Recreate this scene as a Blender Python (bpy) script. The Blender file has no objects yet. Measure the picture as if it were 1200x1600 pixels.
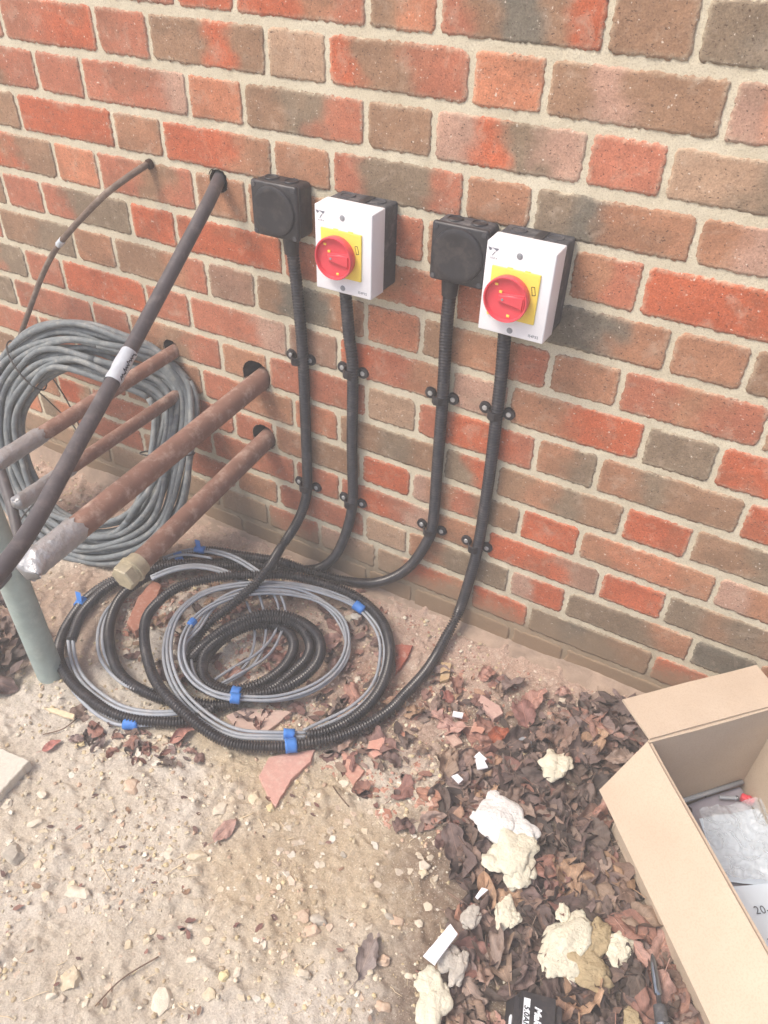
import bpy, bmesh, math, random
import numpy as np
from mathutils import Vector, Matrix, noise as mn
scene = bpy.context.scene
# ------------------------------------------------------------------ camera, sky, sun, exposure
cam_data = bpy.data.cameras.new("camera")
cam = bpy.data.objects.new("camera", cam_data)
scene.collection.objects.link(cam)
scene.camera = cam
cam_data.sensor_fit = 'VERTICAL'
cam_data.sensor_height = 36.0
cam_data.lens = 26.99
cam_data.clip_start = 0.02
cam_data.clip_end = 300.0
RT = ((0.87495412, 0.48349481, 0.02623077), (0.32267581, -0.54182431, -0.77608423), (-0.36102023, 0.68750213, -0.63008349))
M = Matrix.Identity(4)
for i in range(3):
    M[i][0] = RT[0][i]; M[i][1] = -RT[1][i]; M[i][2] = -RT[2][i]
M[0][3], M[1][3], M[2][3] = 0.45172, -1.07292, 1.21367
cam.matrix_world = M

SUN_EL, SUN_AZ = math.radians(56), math.radians(222)     # azimuth clockwise from +Y: the sun stands behind the camera, to the left
world = bpy.data.worlds.new("World"); scene.world = world; world.use_nodes = True
wn = world.node_tree.nodes; wl = world.node_tree.links
sky = wn.new("ShaderNodeTexSky"); sky.sky_type = 'NISHITA'; sky.sun_disc = False
sky.sun_elevation = SUN_EL; sky.sun_rotation = SUN_AZ
sky.dust_density = 4.0; sky.air_density = 0.8; sky.ozone_density = 0.6
wl.new(sky.outputs[0], wn["Background"].inputs[0]); wn["Background"].inputs[1].default_value = 0.13
sun_data = bpy.data.lights.new("sun", 'SUN'); sun_data.energy = 1.8; sun_data.angle = math.radians(22)
sun_data.color = (1.0, 0.92, 0.81)
sun = bpy.data.objects.new("sun", sun_data); scene.collection.objects.link(sun)
sd = Vector((math.sin(SUN_AZ)*math.cos(SUN_EL), math.cos(SUN_AZ)*math.cos(SUN_EL), math.sin(SUN_EL)))
sun.rotation_euler = sd.to_track_quat('Z', 'Y').to_euler()
scene.view_settings.view_transform = 'Standard'
scene.view_settings.look = 'None'
scene.view_settings.exposure = 1.0
scene.view_settings.gamma = 1.0
scene.view_settings.use_curve_mapping = False
GLARE_HAZE = 0.09  # density of the added volume that stands in for lens glare
# ------------------------------------------------------------------ measured layout (metres; wall plane y = 0, ground z = 0)
D={"COURSES":[[-1,1.1369,1.06,[-0.4981,-0.3869,-0.1623,-0.0554,0.1683,0.2746],["r","R","RRbr","BO","rBDDBR","B","GDr"]],[0,1.06,0.9826,[-0.9034,-0.6785,-0.5639,-0.3346,-0.228,-0.0019,0.1029,0.327],["r","rR","r","BBRB","T","RBBrr","O","BPBB","PO"]],[1,0.9826,0.9065,[-0.8429,-0.7304,-0.4975,-0.3854,-0.1632,-0.0522,0.1715,0.2757],["Br","r","rrrP","O","BGr","B","PRGP","Q","TG"]],[2,0.9065,0.8322,[-0.9177,-0.6787,-0.5653,-0.335,-0.2233,0.0032,0.1086,0.3321],["B","R","b","RRb","b","rGGr","b","GDbb","bP"]],[3,0.8322,0.7516,[-0.8483,-0.7357,-0.5065,-0.3941,-0.1695,-0.0551,0.1762,0.2805],["RB","O","rrBr","b","b","r","bb","br","RRR"]],[4,0.7516,0.6742,[-1.0198,-0.9089,-0.6757,-0.5645,-0.3257,-0.225,0.0035,0.1218,0.3396,0.4468],["B","r","rGG","R","RRR","r","rbr","r","DDb","b","B"]],[5,0.6742,0.595,[-1.0636,-0.8469,-0.7349,-0.503,-0.3919,-0.1591,-0.0516,0.1731,0.285,0.4953],["r","BG","b","BBbr","p","BDDb","O","Bbr","b","rbr","B"]],[6,0.595,0.5151,[-1.0158,-0.9036,-0.6706,-0.5579,-0.3263,-0.2143,0.0098,0.1153,0.339,0.4499],["rG","r","RR","r","rrP","p","Rrb","P","bR","G","R"]],[7,0.5151,0.4364,[-1.081,-0.8392,-0.7325,-0.4909,-0.3766,-0.1556,-0.0505,0.1751,0.2819,0.5111],["G","rr","r","bBr","b","rr","T","rRRr","bG","bGBB","R"]],[8,0.4364,0.3602,[-1.0266,-0.9185,-0.6635,-0.5518,-0.3208,-0.2163,0.0083,0.1123,0.3421,0.455],["r","r","rb","b","rb","O","BGB","GR","BbGB","R","BGb"]],[9,0.3602,0.2857,[-0.7884,-0.6751,-0.4772,-0.3731,-0.1652,-0.0538,0.1698,0.2809,0.5142],["r","b","rr","r","bBB","R","PbrGB","R","bOOb","Pb"]],[10,0.2857,0.21,[-0.6769,-0.5463,-0.3261,-0.215,-0.0043,0.1117,0.3337,0.4509],["r","r","r","r","rRrP","b","RRp","R","GBGB"]],[11,0.21,0.1368,[-0.7646,-0.6281,-0.4897,-0.3742,-0.1561,-0.0544,0.1692,0.2821,0.5164,0.6252],["r","b","r","b","rr","T","bGG","PR","GGb","D","b"]],[12,0.1368,0.0618,[-0.6603,-0.545,-0.4079,-0.2697,-0.1266,0.094,0.2189,0.4627,0.5709],["T","T","T","rr","PT","TRb","R","GDGB","Rr","B"]]],"C1":[[-0.2909,-0.024,0.7527],[-0.2891,-0.023,0.7289],[-0.2878,-0.016,0.647],[-0.2848,-0.014,0.5412],[-0.2859,-0.013,0.409],[-0.288,-0.014,0.2445],[-0.2961,-0.018,0.1839],[-0.3123,-0.03,0.1319],[-0.334,-0.055,0.0797],[-0.3218,-0.1303,0.075],[-0.3293,-0.1931,0.056],[-0.3409,-0.2361,0.046],[-0.3583,-0.2833,0.034],[-0.3599,-0.3341,0.022],[-0.3364,-0.3832,0.014],[-0.2862,-0.4075,0.013],[-0.2348,-0.3944,0.012],[-0.1914,-0.3552,0.012],[-0.173,-0.2956,0.012],[-0.184,-0.2391,0.012],[-0.2188,-0.2114,0.012],[-0.2599,-0.2169,0.014],[-0.292,-0.2502,0.02],[-0.3133,-0.3069,0.022],[-0.3104,-0.3646,0.022],[-0.2784,-0.3969,0.018],[-0.22,-0.3876,0.014],[-0.1704,-0.3589,0.014],[-0.1473,-0.3064,0.014],[-0.1431,-0.2539,0.016],[-0.1613,-0.2121,0.016],[-0.1995,-0.1921,0.02],[-0.2474,-0.2058,0.026],[-0.283,-0.2391,0.03],[-0.3098,-0.2993,0.032],[-0.3094,-0.3643,0.03],[-0.2674,-0.4014,0.026],[-0.1922,-0.3926,0.026],[-0.1401,-0.3478,0.027],[-0.1161,-0.294,0.026],[-0.1141,-0.2468,0.026],[-0.1372,-0.2082,0.026],[-0.1772,-0.1895,0.028],[-0.2274,-0.1901,0.032],[-0.2715,-0.2119,0.036],[-0.3003,-0.2475,0.038],[-0.3211,-0.2942,0.038],[-0.3286,-0.3397,0.036],[-0.3273,-0.3805,0.034]],"C2":[[-0.1878,-0.024,0.707],[-0.1855,-0.022,0.6733],[-0.1836,-0.015,0.6004],[-0.1776,-0.014,0.5428],[-0.1796,-0.013,0.371],[-0.1775,-0.014,0.2464],[-0.19,-0.014,0.164],[-0.2191,-0.018,0.0752],[-0.2687,-0.014,0.0097],[-0.317,-0.034,-0.0011],[-0.3495,-0.0669,0.014],[-0.3918,-0.082,0.014],[-0.4591,-0.1118,0.014],[-0.5185,-0.1518,0.014],[-0.5647,-0.2058,0.014],[-0.584,-0.2621,0.014],[-0.5816,-0.3174,0.014],[-0.541,-0.3852,0.014],[-0.4722,-0.4434,0.014],[-0.4081,-0.4721,0.014],[-0.3431,-0.4728,0.014],[-0.2813,-0.4541,0.014],[-0.2355,-0.4359,0.012],[-0.1973,-0.4037,0.012]],"C3":[[0.0029,-0.024,0.7453],[0.0023,-0.023,0.7221],[-0.0012,-0.016,0.6601],[0.0016,-0.014,0.5451],[0.0022,-0.013,0.407],[0.0034,-0.014,0.2559],[-0.0082,-0.014,0.2009],[-0.0392,-0.013,0.126],[-0.081,-0.013,0.0706],[-0.1338,-0.013,0.0292],[-0.1949,-0.018,0.011],[-0.2598,-0.038,0.0197],[-0.319,-0.0565,0.03],[-0.3844,-0.0705,0.03],[-0.4407,-0.0863,0.03],[-0.4947,-0.1106,0.028],[-0.5492,-0.1577,0.022],[-0.5977,-0.2205,0.016],[-0.6343,-0.2917,0.014],[-0.6425,-0.3586,0.013],[-0.6185,-0.4295,0.013],[-0.5753,-0.4835,0.013],[-0.5187,-0.5156,0.013],[-0.4276,-0.5361,0.013],[-0.3507,-0.5331,0.013],[-0.2873,-0.5095,0.013],[-0.2464,-0.4778,0.013],[-0.2261,-0.4381,0.013]],"C3b":[[-0.389,-0.0853,0.018],[-0.4479,-0.1349,0.03],[-0.5023,-0.1672,0.034],[-0.5547,-0.2125,0.034],[-0.5907,-0.2736,0.034],[-0.6078,-0.3357,0.034],[-0.602,-0.4031,0.032],[-0.5689,-0.46,0.028]],"C4":[[0.0983,-0.024,0.7101],[0.0997,-0.022,0.6779],[0.1007,-0.015,0.6079],[0.1014,-0.014,0.5477],[0.1032,-0.013,0.4162],[0.1012,-0.014,0.2534],[0.0936,-0.014,0.1622],[0.0793,-0.015,0.0552],[0.0766,-0.0853,0.014],[0.0753,-0.1979,0.013],[0.0539,-0.2879,0.013],[0.0185,-0.357,0.013],[-0.0347,-0.4142,0.013],[-0.0893,-0.4556,0.014],[-0.1532,-0.4833,0.018],[-0.2332,-0.4906,0.028],[-0.3049,-0.4752,0.038],[-0.3739,-0.4408,0.042],[-0.4325,-0.3909,0.042],[-0.478,-0.3163,0.042],[-0.4757,-0.2496,0.042],[-0.431,-0.187,0.044],[-0.3499,-0.1348,0.046],[-0.2631,-0.0904,0.042],[-0.1651,-0.0644,0.03],[-0.0774,-0.0787,0.02],[-0.0136,-0.1389,0.015],[0.0197,-0.2131,0.014],[0.0207,-0.2903,0.013],[0.0026,-0.3421,0.013],[-0.0271,-0.3833,0.013],[-0.0467,-0.4001,0.014]],"G1":[[-0.0467,-0.4001,0.014],[-0.0938,-0.4289,0.02],[-0.1563,-0.4602,0.02],[-0.2272,-0.4628,0.022],[-0.2966,-0.4465,0.034],[-0.3607,-0.4038,0.04],[-0.4059,-0.3459,0.042],[-0.4231,-0.2863,0.044],[-0.406,-0.2178,0.046],[-0.337,-0.1524,0.046],[-0.2498,-0.1102,0.044],[-0.1669,-0.0879,0.032],[-0.1141,-0.083,0.02],[-0.0564,-0.1104,0.012],[-0.0217,-0.1562,0.008],[0.0041,-0.2311,0.008],[-0.0045,-0.3023,0.008],[-0.0388,-0.3652,0.008],[-0.0534,-0.3944,0.01]],"G2":[[-0.1958,-0.4102,0.034],[-0.1351,-0.3697,0.026],[-0.0909,-0.306,0.02],[-0.0772,-0.2344,0.016],[-0.0974,-0.1689,0.016],[-0.1446,-0.1245,0.022],[-0.2098,-0.122,0.034],[-0.2836,-0.157,0.046],[-0.3436,-0.21,0.052],[-0.3763,-0.2782,0.052],[-0.3692,-0.3427,0.05],[-0.3364,-0.3955,0.046],[-0.2876,-0.4226,0.042],[-0.2317,-0.4262,0.04],[-0.1947,-0.4113,0.036]],"G2b":[[-0.1971,-0.4091,0.03],[-0.1348,-0.371,0.018],[-0.0866,-0.3086,0.012],[-0.0724,-0.2278,0.012],[-0.0949,-0.1654,0.014],[-0.1669,-0.114,0.024],[-0.2445,-0.1183,0.042],[-0.3048,-0.1497,0.052],[-0.3538,-0.1964,0.054],[-0.3757,-0.2546,0.05],[-0.3634,-0.3153,0.046],[-0.3678,-0.3552,0.044],[-0.3276,-0.4048,0.042],[-0.2681,-0.4284,0.038],[-0.196,-0.4103,0.032]],"G2c":[[-0.3262,-0.3798,0.034],[-0.3012,-0.4019,0.036],[-0.2639,-0.419,0.036],[-0.228,-0.4222,0.036],[-0.1947,-0.4113,0.036]],"GM1":[[-0.3307,-0.1949,0.03],[-0.2908,-0.2266,0.012],[-0.2576,-0.2721,0.008],[-0.24,-0.3214,0.008],[-0.2507,-0.3788,0.008]],"GM2":[[-0.3133,-0.1741,0.04],[-0.2783,-0.2004,0.014],[-0.2397,-0.2616,0.008],[-0.2294,-0.3209,0.008],[-0.2546,-0.3935,0.008]],"GM3":[[-0.2961,-0.1532,0.046],[-0.2639,-0.173,0.026],[-0.2391,-0.2212,0.014],[-0.2353,-0.2845,0.012],[-0.2543,-0.3372,0.012],[-0.2716,-0.391,0.012]],"GM4":[[-0.2799,-0.1481,0.046],[-0.2447,-0.1725,0.026],[-0.2248,-0.221,0.014],[-0.2138,-0.2817,0.012],[-0.2373,-0.3513,0.012],[-0.2573,-0.3934,0.012]],"GL1":[[-0.5751,-0.4558,0.028],[-0.5409,-0.4853,0.016],[-0.4901,-0.5107,0.012],[-0.4226,-0.524,0.016],[-0.3566,-0.5245,0.022],[-0.2879,-0.4946,0.022],[-0.2355,-0.4359,0.012]],"GL2":[[-0.5616,-0.4896,0.008],[-0.501,-0.5275,0.008],[-0.4246,-0.5486,0.008],[-0.3693,-0.5478,0.008],[-0.3441,-0.5397,0.008],[-0.2955,-0.5101,0.008],[-0.2655,-0.483,0.008]],"GL3":[[-0.5757,-0.2194,0.01],[-0.5838,-0.2871,0.01],[-0.5788,-0.3527,0.012],[-0.5468,-0.4069,0.012],[-0.4956,-0.4513,0.012],[-0.4403,-0.4728,0.014],[-0.395,-0.4769,0.016],[-0.3507,-0.467,0.018]],"GT1":[[-0.5507,-0.2455,0.034],[-0.5296,-0.2146,0.04],[-0.5085,-0.1904,0.042],[-0.4787,-0.168,0.042],[-0.4239,-0.1547,0.04],[-0.3642,-0.1519,0.034]],"GT2":[[-0.5752,-0.1806,0.026],[-0.5437,-0.1397,0.034],[-0.5034,-0.1185,0.038],[-0.4324,-0.1115,0.042],[-0.3487,-0.1247,0.046]],"GT3":[[-0.5612,-0.1799,0.034],[-0.5353,-0.155,0.04],[-0.4716,-0.1347,0.042]],"THIN":[[-0.6181,0.02,0.8211],[-0.6028,-0.006,0.8246],[-0.6073,-0.03,0.8186],[-0.6323,-0.048,0.7995],[-0.6736,-0.052,0.7729],[-0.7468,-0.05,0.7194],[-0.8289,-0.048,0.6544],[-0.8767,-0.046,0.609],[-0.9297,-0.044,0.5492],[-0.9975,-0.044,0.4605],[-1.047,-0.05,0.3881],[-1.0832,-0.07,0.313]],"WIRE1":[[-1.0345,-0.095,0.382],[-1.0152,-0.1,0.3216],[-1.0043,-0.07,0.2731],[-0.9998,-0.03,0.1955],[-0.9783,-0.02,0.1601],[-0.9629,-0.02,0.1178]],"WIRE2":[[-0.9593,-0.06,0.3256],[-0.9631,-0.04,0.2742],[-0.9694,-0.02,0.2091],[-0.9641,-0.014,0.1559]],"C0":[[-0.4784,0.04,0.8163],[-0.4484,-0.002,0.8233],[-0.4227,-0.068,0.8035],[-0.4123,-0.1267,0.7732],[-0.398,-0.2111,0.7285],[-0.3803,-0.2979,0.6871],[-0.3581,-0.3804,0.6557],[-0.3322,-0.462,0.6313],[-0.3054,-0.5388,0.6114],[-0.2767,-0.611,0.5956],[-0.2553,-0.6655,0.5873],[-0.2407,-0.7116,0.5842],[-0.2266,-0.778,0.5751]],"BK":[[-0.811,-0.3453,0.4298],[-0.6869,-0.4099,0.3676],[-0.5871,-0.4779,0.3156],[-0.5561,-0.5303,0.2882],[-0.56,-0.5803,0.2676]],"P1":[[-0.6197,0.06,0.4531],[-0.6197,-0.43,0.4414]],"P2":[[-0.6122,0.06,0.3605],[-0.6122,-0.434,0.3506]],"P3":[[-0.399,0.06,0.4523],[-0.399,-0.566,0.4148]],"P4":[[-0.3971,0.06,0.314],[-0.3971,-0.408,0.2649]],"HOLES":[[-0.6258,0.0,0.4559,0.021],[-0.6207,0.0,0.3614,0.018],[-0.4076,0.0,0.4562,0.033],[-0.4015,0.0,0.3142,0.029],[-0.4521,0.0,0.8181,0.019]],"SADDLES":[[-0.2961,0.0,0.5292],[-0.2928,0.0,0.2335],[-0.1833,0.0,0.5347],[-0.1827,0.0,0.2348],[-0.0044,0.0,0.5362],[-0.0023,0.0,0.24],[0.0979,0.0,0.5392],[0.094,0.0,0.2395]],"TILES":[[[-0.0833,-0.4642],[-0.0209,-0.4101],[-0.0135,-0.4361],[-0.0237,-0.4813],[-0.0178,-0.5376],[-0.0424,-0.5272],[-0.0764,-0.5044]],[[0.0169,-0.3836],[0.0779,-0.4013],[0.075,-0.4361],[0.0518,-0.4235]],[[0.0543,-0.3465],[0.0764,-0.3212],[0.0896,-0.3572],[0.0799,-0.3703],[0.0614,-0.3658]],[[-0.2055,-0.432],[-0.1872,-0.4013],[-0.1039,-0.3615],[-0.1198,-0.4312],[-0.1578,-0.4499]],[[0.1947,-0.1544],[0.2345,-0.1607],[0.2491,-0.1742],[0.2373,-0.1927],[0.1955,-0.1747]],[[0.2056,-0.2159],[0.2164,-0.2047],[0.232,-0.2202],[0.2299,-0.2422],[0.2101,-0.2408]],[[0.2867,-0.2205],[0.2965,-0.1974],[0.3183,-0.1991],[0.325,-0.2139],[0.3046,-0.241],[0.2931,-0.2369]],[[0.1681,-0.2651],[0.1896,-0.2527],[0.2073,-0.2662],[0.196,-0.2805]],[[-0.0139,-0.1161],[0.0181,-0.0974],[0.0238,-0.1395],[0.0229,-0.1818]],[[-0.5642,-0.2317],[-0.5377,-0.2325],[-0.5121,-0.2854],[-0.4902,-0.3369],[-0.4923,-0.3649],[-0.5222,-0.3556],[-0.5548,-0.2882]],[[-0.5735,-0.7283],[-0.498,-0.6954],[-0.4312,-0.6866],[-0.4275,-0.7174],[-0.4245,-0.7571],[-0.4359,-0.8351]],[[0.0905,-0.1141],[0.1098,-0.1067],[0.1219,-0.1446],[0.1107,-0.162]]],"ZA":[[0.1991,-0.3123],[0.287,-0.2234],[0.3484,-0.1151],[0.4241,-0.0232],[0.4907,-0.0496],[0.5449,-0.1285],[0.7939,-0.3537],[0.8115,-0.5229],[0.3472,-0.7834],[0.3531,-0.6605],[0.3221,-0.5149],[0.2465,-0.4378]],"ZB":[[0.0113,-0.3099],[0.1053,-0.113],[0.2851,-0.0824],[0.4211,-0.0214],[0.2643,-0.2897],[0.2698,-0.4623],[0.158,-0.4755],[0.0002,-0.4266]],"ZC":[[-0.3695,-0.1612],[-0.1195,-0.0029],[-0.0023,-0.1172],[0.0461,-0.273],[-0.0489,-0.3933],[-0.2586,-0.4658],[-0.3926,-0.4211],[-0.4635,-0.2829]],"ZD":[[-0.98,-0.4502],[-0.7832,-0.3927],[-0.6315,-0.4838],[-0.6064,-0.5634],[-0.6132,-0.6029],[-0.6942,-0.6671]],"ZE":[[-0.4643,-0.568],[-0.1981,-0.5028],[-0.1673,-0.5229],[-0.2466,-0.5833],[-0.4115,-0.6333]],"ZF":[[-0.6427,-0.2274],[-0.394,-0.0808],[-0.4285,-0.2623],[-0.4955,-0.3645],[-0.4035,-0.4274],[-0.5048,-0.41]],"STONES":[[-0.4126,-0.757,0.0229,0.8,0],[-0.3449,-0.7565,0.0333,0.6,0],[-0.3746,-0.7149,0.0208,0.8,0],[-0.2508,-0.6314,0.0375,0.9,1],[-0.3918,-0.6128,0.0167,0.9,2],[-0.0942,-0.5868,0.0354,0.8,0],[-0.0252,-0.5433,0.0229,0.9,2],[-0.0608,-0.5419,0.0312,0.9,3],[-0.0101,-0.5292,0.0094,0.9,0],[0.1251,-0.5509,0.0156,0.8,4],[0.0161,-0.6275,0.0125,0.7,3],[-0.0746,-0.6672,0.0354,0.7,3],[-0.1988,-0.8053,0.0521,0.5,0],[-0.2169,-0.801,0.0187,0.8,3],[-0.1159,-0.8972,0.0458,0.8,3],[-0.1259,-0.9253,0.025,0.5,0],[-0.1184,-0.6885,0.0271,0.8,0],[-0.126,-0.7025,0.0187,0.8,0],[-0.0624,-0.7895,0.0125,0.9,3],[-0.0379,-0.7808,0.0125,0.9,3],[-0.0595,-0.8064,0.0146,0.9,3],[0.013,-0.8524,0.0417,0.8,0],[-0.0788,-0.9105,0.0167,0.9,0],[0.069,-0.788,0.0229,0.8,2],[0.0839,-0.7748,0.0146,0.9,0],[0.1671,-0.7297,0.0229,0.8,0],[0.1194,-0.6631,0.0312,0.8,1],[0.1465,-0.6551,0.0292,0.8,4],[0.143,-0.6762,0.0292,0.8,1],[0.0672,-0.6474,0.0135,0.8,0],[-0.1349,-0.1013,0.0312,0.8,0],[-0.0914,0.0976,0.0208,0.6,1],[-0.0363,-0.2289,0.0187,0.8,0],[0.2469,-0.5961,0.0312,0.8,1],[0.2786,-0.5834,0.0167,0.8,0],[0.2361,-0.5968,0.0187,0.8,4],[0.25,-0.5157,0.0187,0.8,3],[-0.08,-0.8231,0.0208,0.7,3],[-0.2866,-0.8035,0.0208,0.7,3],[-0.3382,-0.809,0.0625,0.7,4],[0.2581,-0.6567,0.0229,0.8,1],[0.2986,-0.6535,0.0167,0.8,0],[0.2168,-0.6601,0.0146,0.8,3],[0.0116,-0.7454,0.0167,0.8,3],[0.0156,-0.7939,0.0208,0.7,0],[-0.2234,-0.7435,0.0146,0.8,0],[0.0687,-0.8164,0.0271,0.7,3],[0.1413,-0.78,0.0187,0.8,0],[0.2195,-0.7359,0.0167,0.8,3],[0.2862,-0.7075,0.0271,0.8,1],[-0.3334,-0.6185,0.0125,0.8,0],[-0.3671,-0.6001,0.0104,0.8,0],[-0.7561,-0.3184,0.0146,0.8,3],[-0.7165,-0.3187,0.0125,0.8,0],[-0.7463,-0.3549,0.0187,0.7,3],[-0.7212,-0.2858,0.0146,0.8,3],[0.242,-0.3099,0.0125,0.8,2],[0.1991,-0.3123,0.0146,0.8,2],[0.1975,-0.3355,0.0146,0.7,0],[0.1736,-0.3638,0.0167,0.7,1],[0.171,-0.4077,0.0146,0.8,0],[0.1445,-0.1368,0.0146,0.8,1],[0.1239,-0.0436,0.0125,0.8,0],[0.1965,-0.0975,0.0146,0.8,1]],"FOAM":[[0.3257,-0.3834,0.012,0.0702,0.0696,"w"],[0.3646,-0.3816,0.012,0.0488,0.039,"w"],[0.2905,-0.3957,0.012,0.0195,0.0195,"w"],[0.2988,-0.3522,0.012,0.0195,0.0306,"w"],[0.3648,-0.4249,0.012,0.0663,0.0724,"c"],[0.3807,-0.4514,0.012,0.0351,0.0501,"c"],[0.3427,-0.4519,0.012,0.0351,0.0279,"c"],[0.3719,-0.2367,0.012,0.0488,0.0529,"c"],[0.3877,-0.5146,0.012,0.0234,0.0418,"c"],[0.402,-0.5193,0.012,0.0195,0.0223,"c"],[0.4848,-0.5118,0.012,0.0507,0.1031,"c"],[0.5007,-0.5394,0.012,0.0292,0.0362,"c"],[0.5208,-0.4934,0.012,0.0312,0.0696,"t"],[0.5206,-0.533,0.012,0.0624,0.0418,"t"],[0.4654,-0.4748,0.012,0.0195,0.0251,"c"],[0.5534,-0.48,0.012,0.0351,0.039,"c"],[0.3467,-0.6779,0.012,0.037,0.0613,"c"],[0.3298,-0.6598,0.012,0.0331,0.0334,"c"],[0.3419,-0.6175,0.012,0.0331,0.0306,"g"],[0.36,-0.6238,0.012,0.0195,0.0418,"g"],[0.3466,-0.5486,0.012,0.0215,0.0362,"g"],[0.5937,-0.5637,0.012,0.0234,0.0251,"t"],[-0.1146,-0.1088,0.012,0.0195,0.0139,"g"]],"LMK":{"the large white foam blob":[0.3347,-0.3769],"the big cream foam lump":[0.3692,-0.4297],"the cream foam near the flap":[0.3717,-0.2353],"the forked cream foam scrap":[0.39,-0.5144],"the tall cream foam slab":[0.494,-0.5178],"the white plastic strip":[0.3252,-0.6082],"the tool battery":[0.4716,-0.5975],"the driver bit":[0.6117,-0.4903],"the left flap corner":[0.4539,-0.2455],"the far flap corner":[0.4351,-0.0343],"the flat blue grey stone":[0.3062,-0.2123],"the white trunking offcut":[0.1718,-0.2105],"the folded white scrap":[0.2539,-0.2912],"the largest pink tile shard":[-0.0391,-0.4787],"the narrow pink tile shard":[0.0531,-0.4037],"the front blue tape":[-0.0667,-0.4225],"the hexagonal brass plug":[-0.5692,-0.3122],"the galvanised post":[-0.5396,-0.5339],"the inner conduit end":[-0.3432,-0.3664],"the right blue tape":[-0.1227,-0.0681],"the wood splinter":[-0.4655,-0.5871],"the lower left flap":[0.6709,-0.4943]},"STRIP":[[0.3254,-0.5801],[0.3413,-0.5874],[0.33,-0.6411],[0.3104,-0.6387]],"CHIPS":[[[[0.1642,-0.2167],[0.1833,-0.2124],[0.186,-0.2241],[0.167,-0.2284]]],[[[0.2404,-0.2975],[0.2447,-0.2846],[0.2627,-0.2921],[0.2579,-0.3037]]],[[[0.245,-0.3023],[0.2587,-0.2944],[0.2711,-0.3063],[0.2561,-0.3193]]],[[[0.2225,-0.3529],[0.2296,-0.3445],[0.2429,-0.3497],[0.2392,-0.3602]]],[[[0.3405,-0.5203],[0.3436,-0.503],[0.3538,-0.5017],[0.3454,-0.5219]]]],"SPLINTER":[[-0.5007,-0.5942],[-0.4875,-0.5849],[-0.4419,-0.5751],[-0.4365,-0.5834],[-0.4559,-0.5897]],"BATT":[[0.4436,-0.6165,0.062],[0.4858,-0.6043,0.062],[0.4336,-0.7062,0.062]],"BIT":[[0.5949,-0.4739,0.04],[0.6068,-0.5026,0.038],[0.6163,-0.5227,0.037],[0.6215,-0.5364,0.036],[0.6375,-0.5698,0.034]],"BAG":[[0.6058,-0.2231,0.062],[0.7157,-0.1391,0.062],[0.7473,-0.2837,0.062],[0.6693,-0.3192,0.062],[0.6338,-0.2912,0.062]],"PAPER":[[0.6714,-0.3271,0.05],[0.7501,-0.2734,0.05],[0.793,-0.4316,0.05],[0.7381,-0.4184,0.05]],"TXT":[[0.7109,-0.3463,0.051],[0.7319,-0.3815,0.051]],"ROD":[[0.6324,-0.18,0.052],[0.6571,-0.1673,0.052]],"REDB":[0.6743,-0.156,0.05],"TP":[[-0.117,-0.0781,0.022],[-0.0649,-0.4247,0.014],[-0.2041,-0.4004,0.027],[-0.1902,-0.4172,0.036],[-0.3584,-0.3126,0.05],[-0.3431,-0.5375,0.008],[-0.6467,-0.3688,0.014],[-0.5475,-0.1592,0.024],[-0.517,-0.1266,0.038]],"GL":[-0.2911,0.0022],"SINGLES":[[[0.2763,-0.1432],0.075,2.2,[134,98,92],"long brown leaf with a stalk lying near the wall foot, right of centre",1],[[0.2587,-0.216],0.055,1.0,[158,92,70],"bright rust coloured leaf beside the flat blue grey stone",2],[[0.1345,-0.1838],0.042,2.6,[140,92,84],"dark triangular folded leaf right of the conduit",3],[[0.1642,-0.2381],0.055,2.4,[132,98,92],"brown striped leaf below the white trunking offcut",4],[[-0.0639,-0.6151],0.048,1.4,[172,140,130],"single pinkish leaf alone on the sand below the whitish stone",5],[[0.2335,-0.6607],0.075,1.7,[140,128,124],"long grey curled leaf lying alone near the bottom centre",7],[[0.4401,-0.425],0.06,1.5,[138,108,104],"lobed maple leaf right of the big cream foam",6],[[0.3353,-0.5513],0.06,2.0,[160,118,100],"round brown curled leaf carrying greyish foam",8],[[0.6454,-0.4956],0.058,1.7,[150,116,104],"upright veined leaf between the driver bit and the box flap",9],[[-0.4312,-0.6416],0.034,1.2,[176,120,112],"small pink leaf standing alone on the left sand",10],[[-0.3869,-0.5803],0.042,2.8,[146,108,98],"brown leaf under the left cables touching the sand",11],[[0.1997,-0.3912],0.05,0.3,[164,122,104],"orange brown rolled leaf on the rubble right of centre",13],[[0.5041,-0.3531],0.07,1.9,[140,104,96],"large brown leaf folded like a boat close to the box flap",14],[[-0.2464,-0.5072],0.05,1.2,[176,130,118],"pinkish ribbed leaf at the foot of the front ring",15]],"FG":[[-0.6262,-0.6782],[-0.22,-0.5968],[-0.0788,-0.472],[0.158,-0.4755],[0.2698,-0.4623],[0.3657,-0.707],[-0.2011,-1.0511]],"TWIGS":[[[-0.4638,-0.6325],[-0.4423,-0.6043],[-0.4404,-0.5625],"dark curved twig beside the pale wood splinter"],[[-0.0628,-0.9061],[-0.0547,-0.8626],[-0.0291,-0.8143],"long thin dark twig at the bottom left"],[[0.0467,-0.458],[0.0658,-0.468],[0.0905,-0.4771],"short twig near the narrow tile shard"]]}
rnd = random.Random(7)
rng = np.random.RandomState(11)
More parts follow.
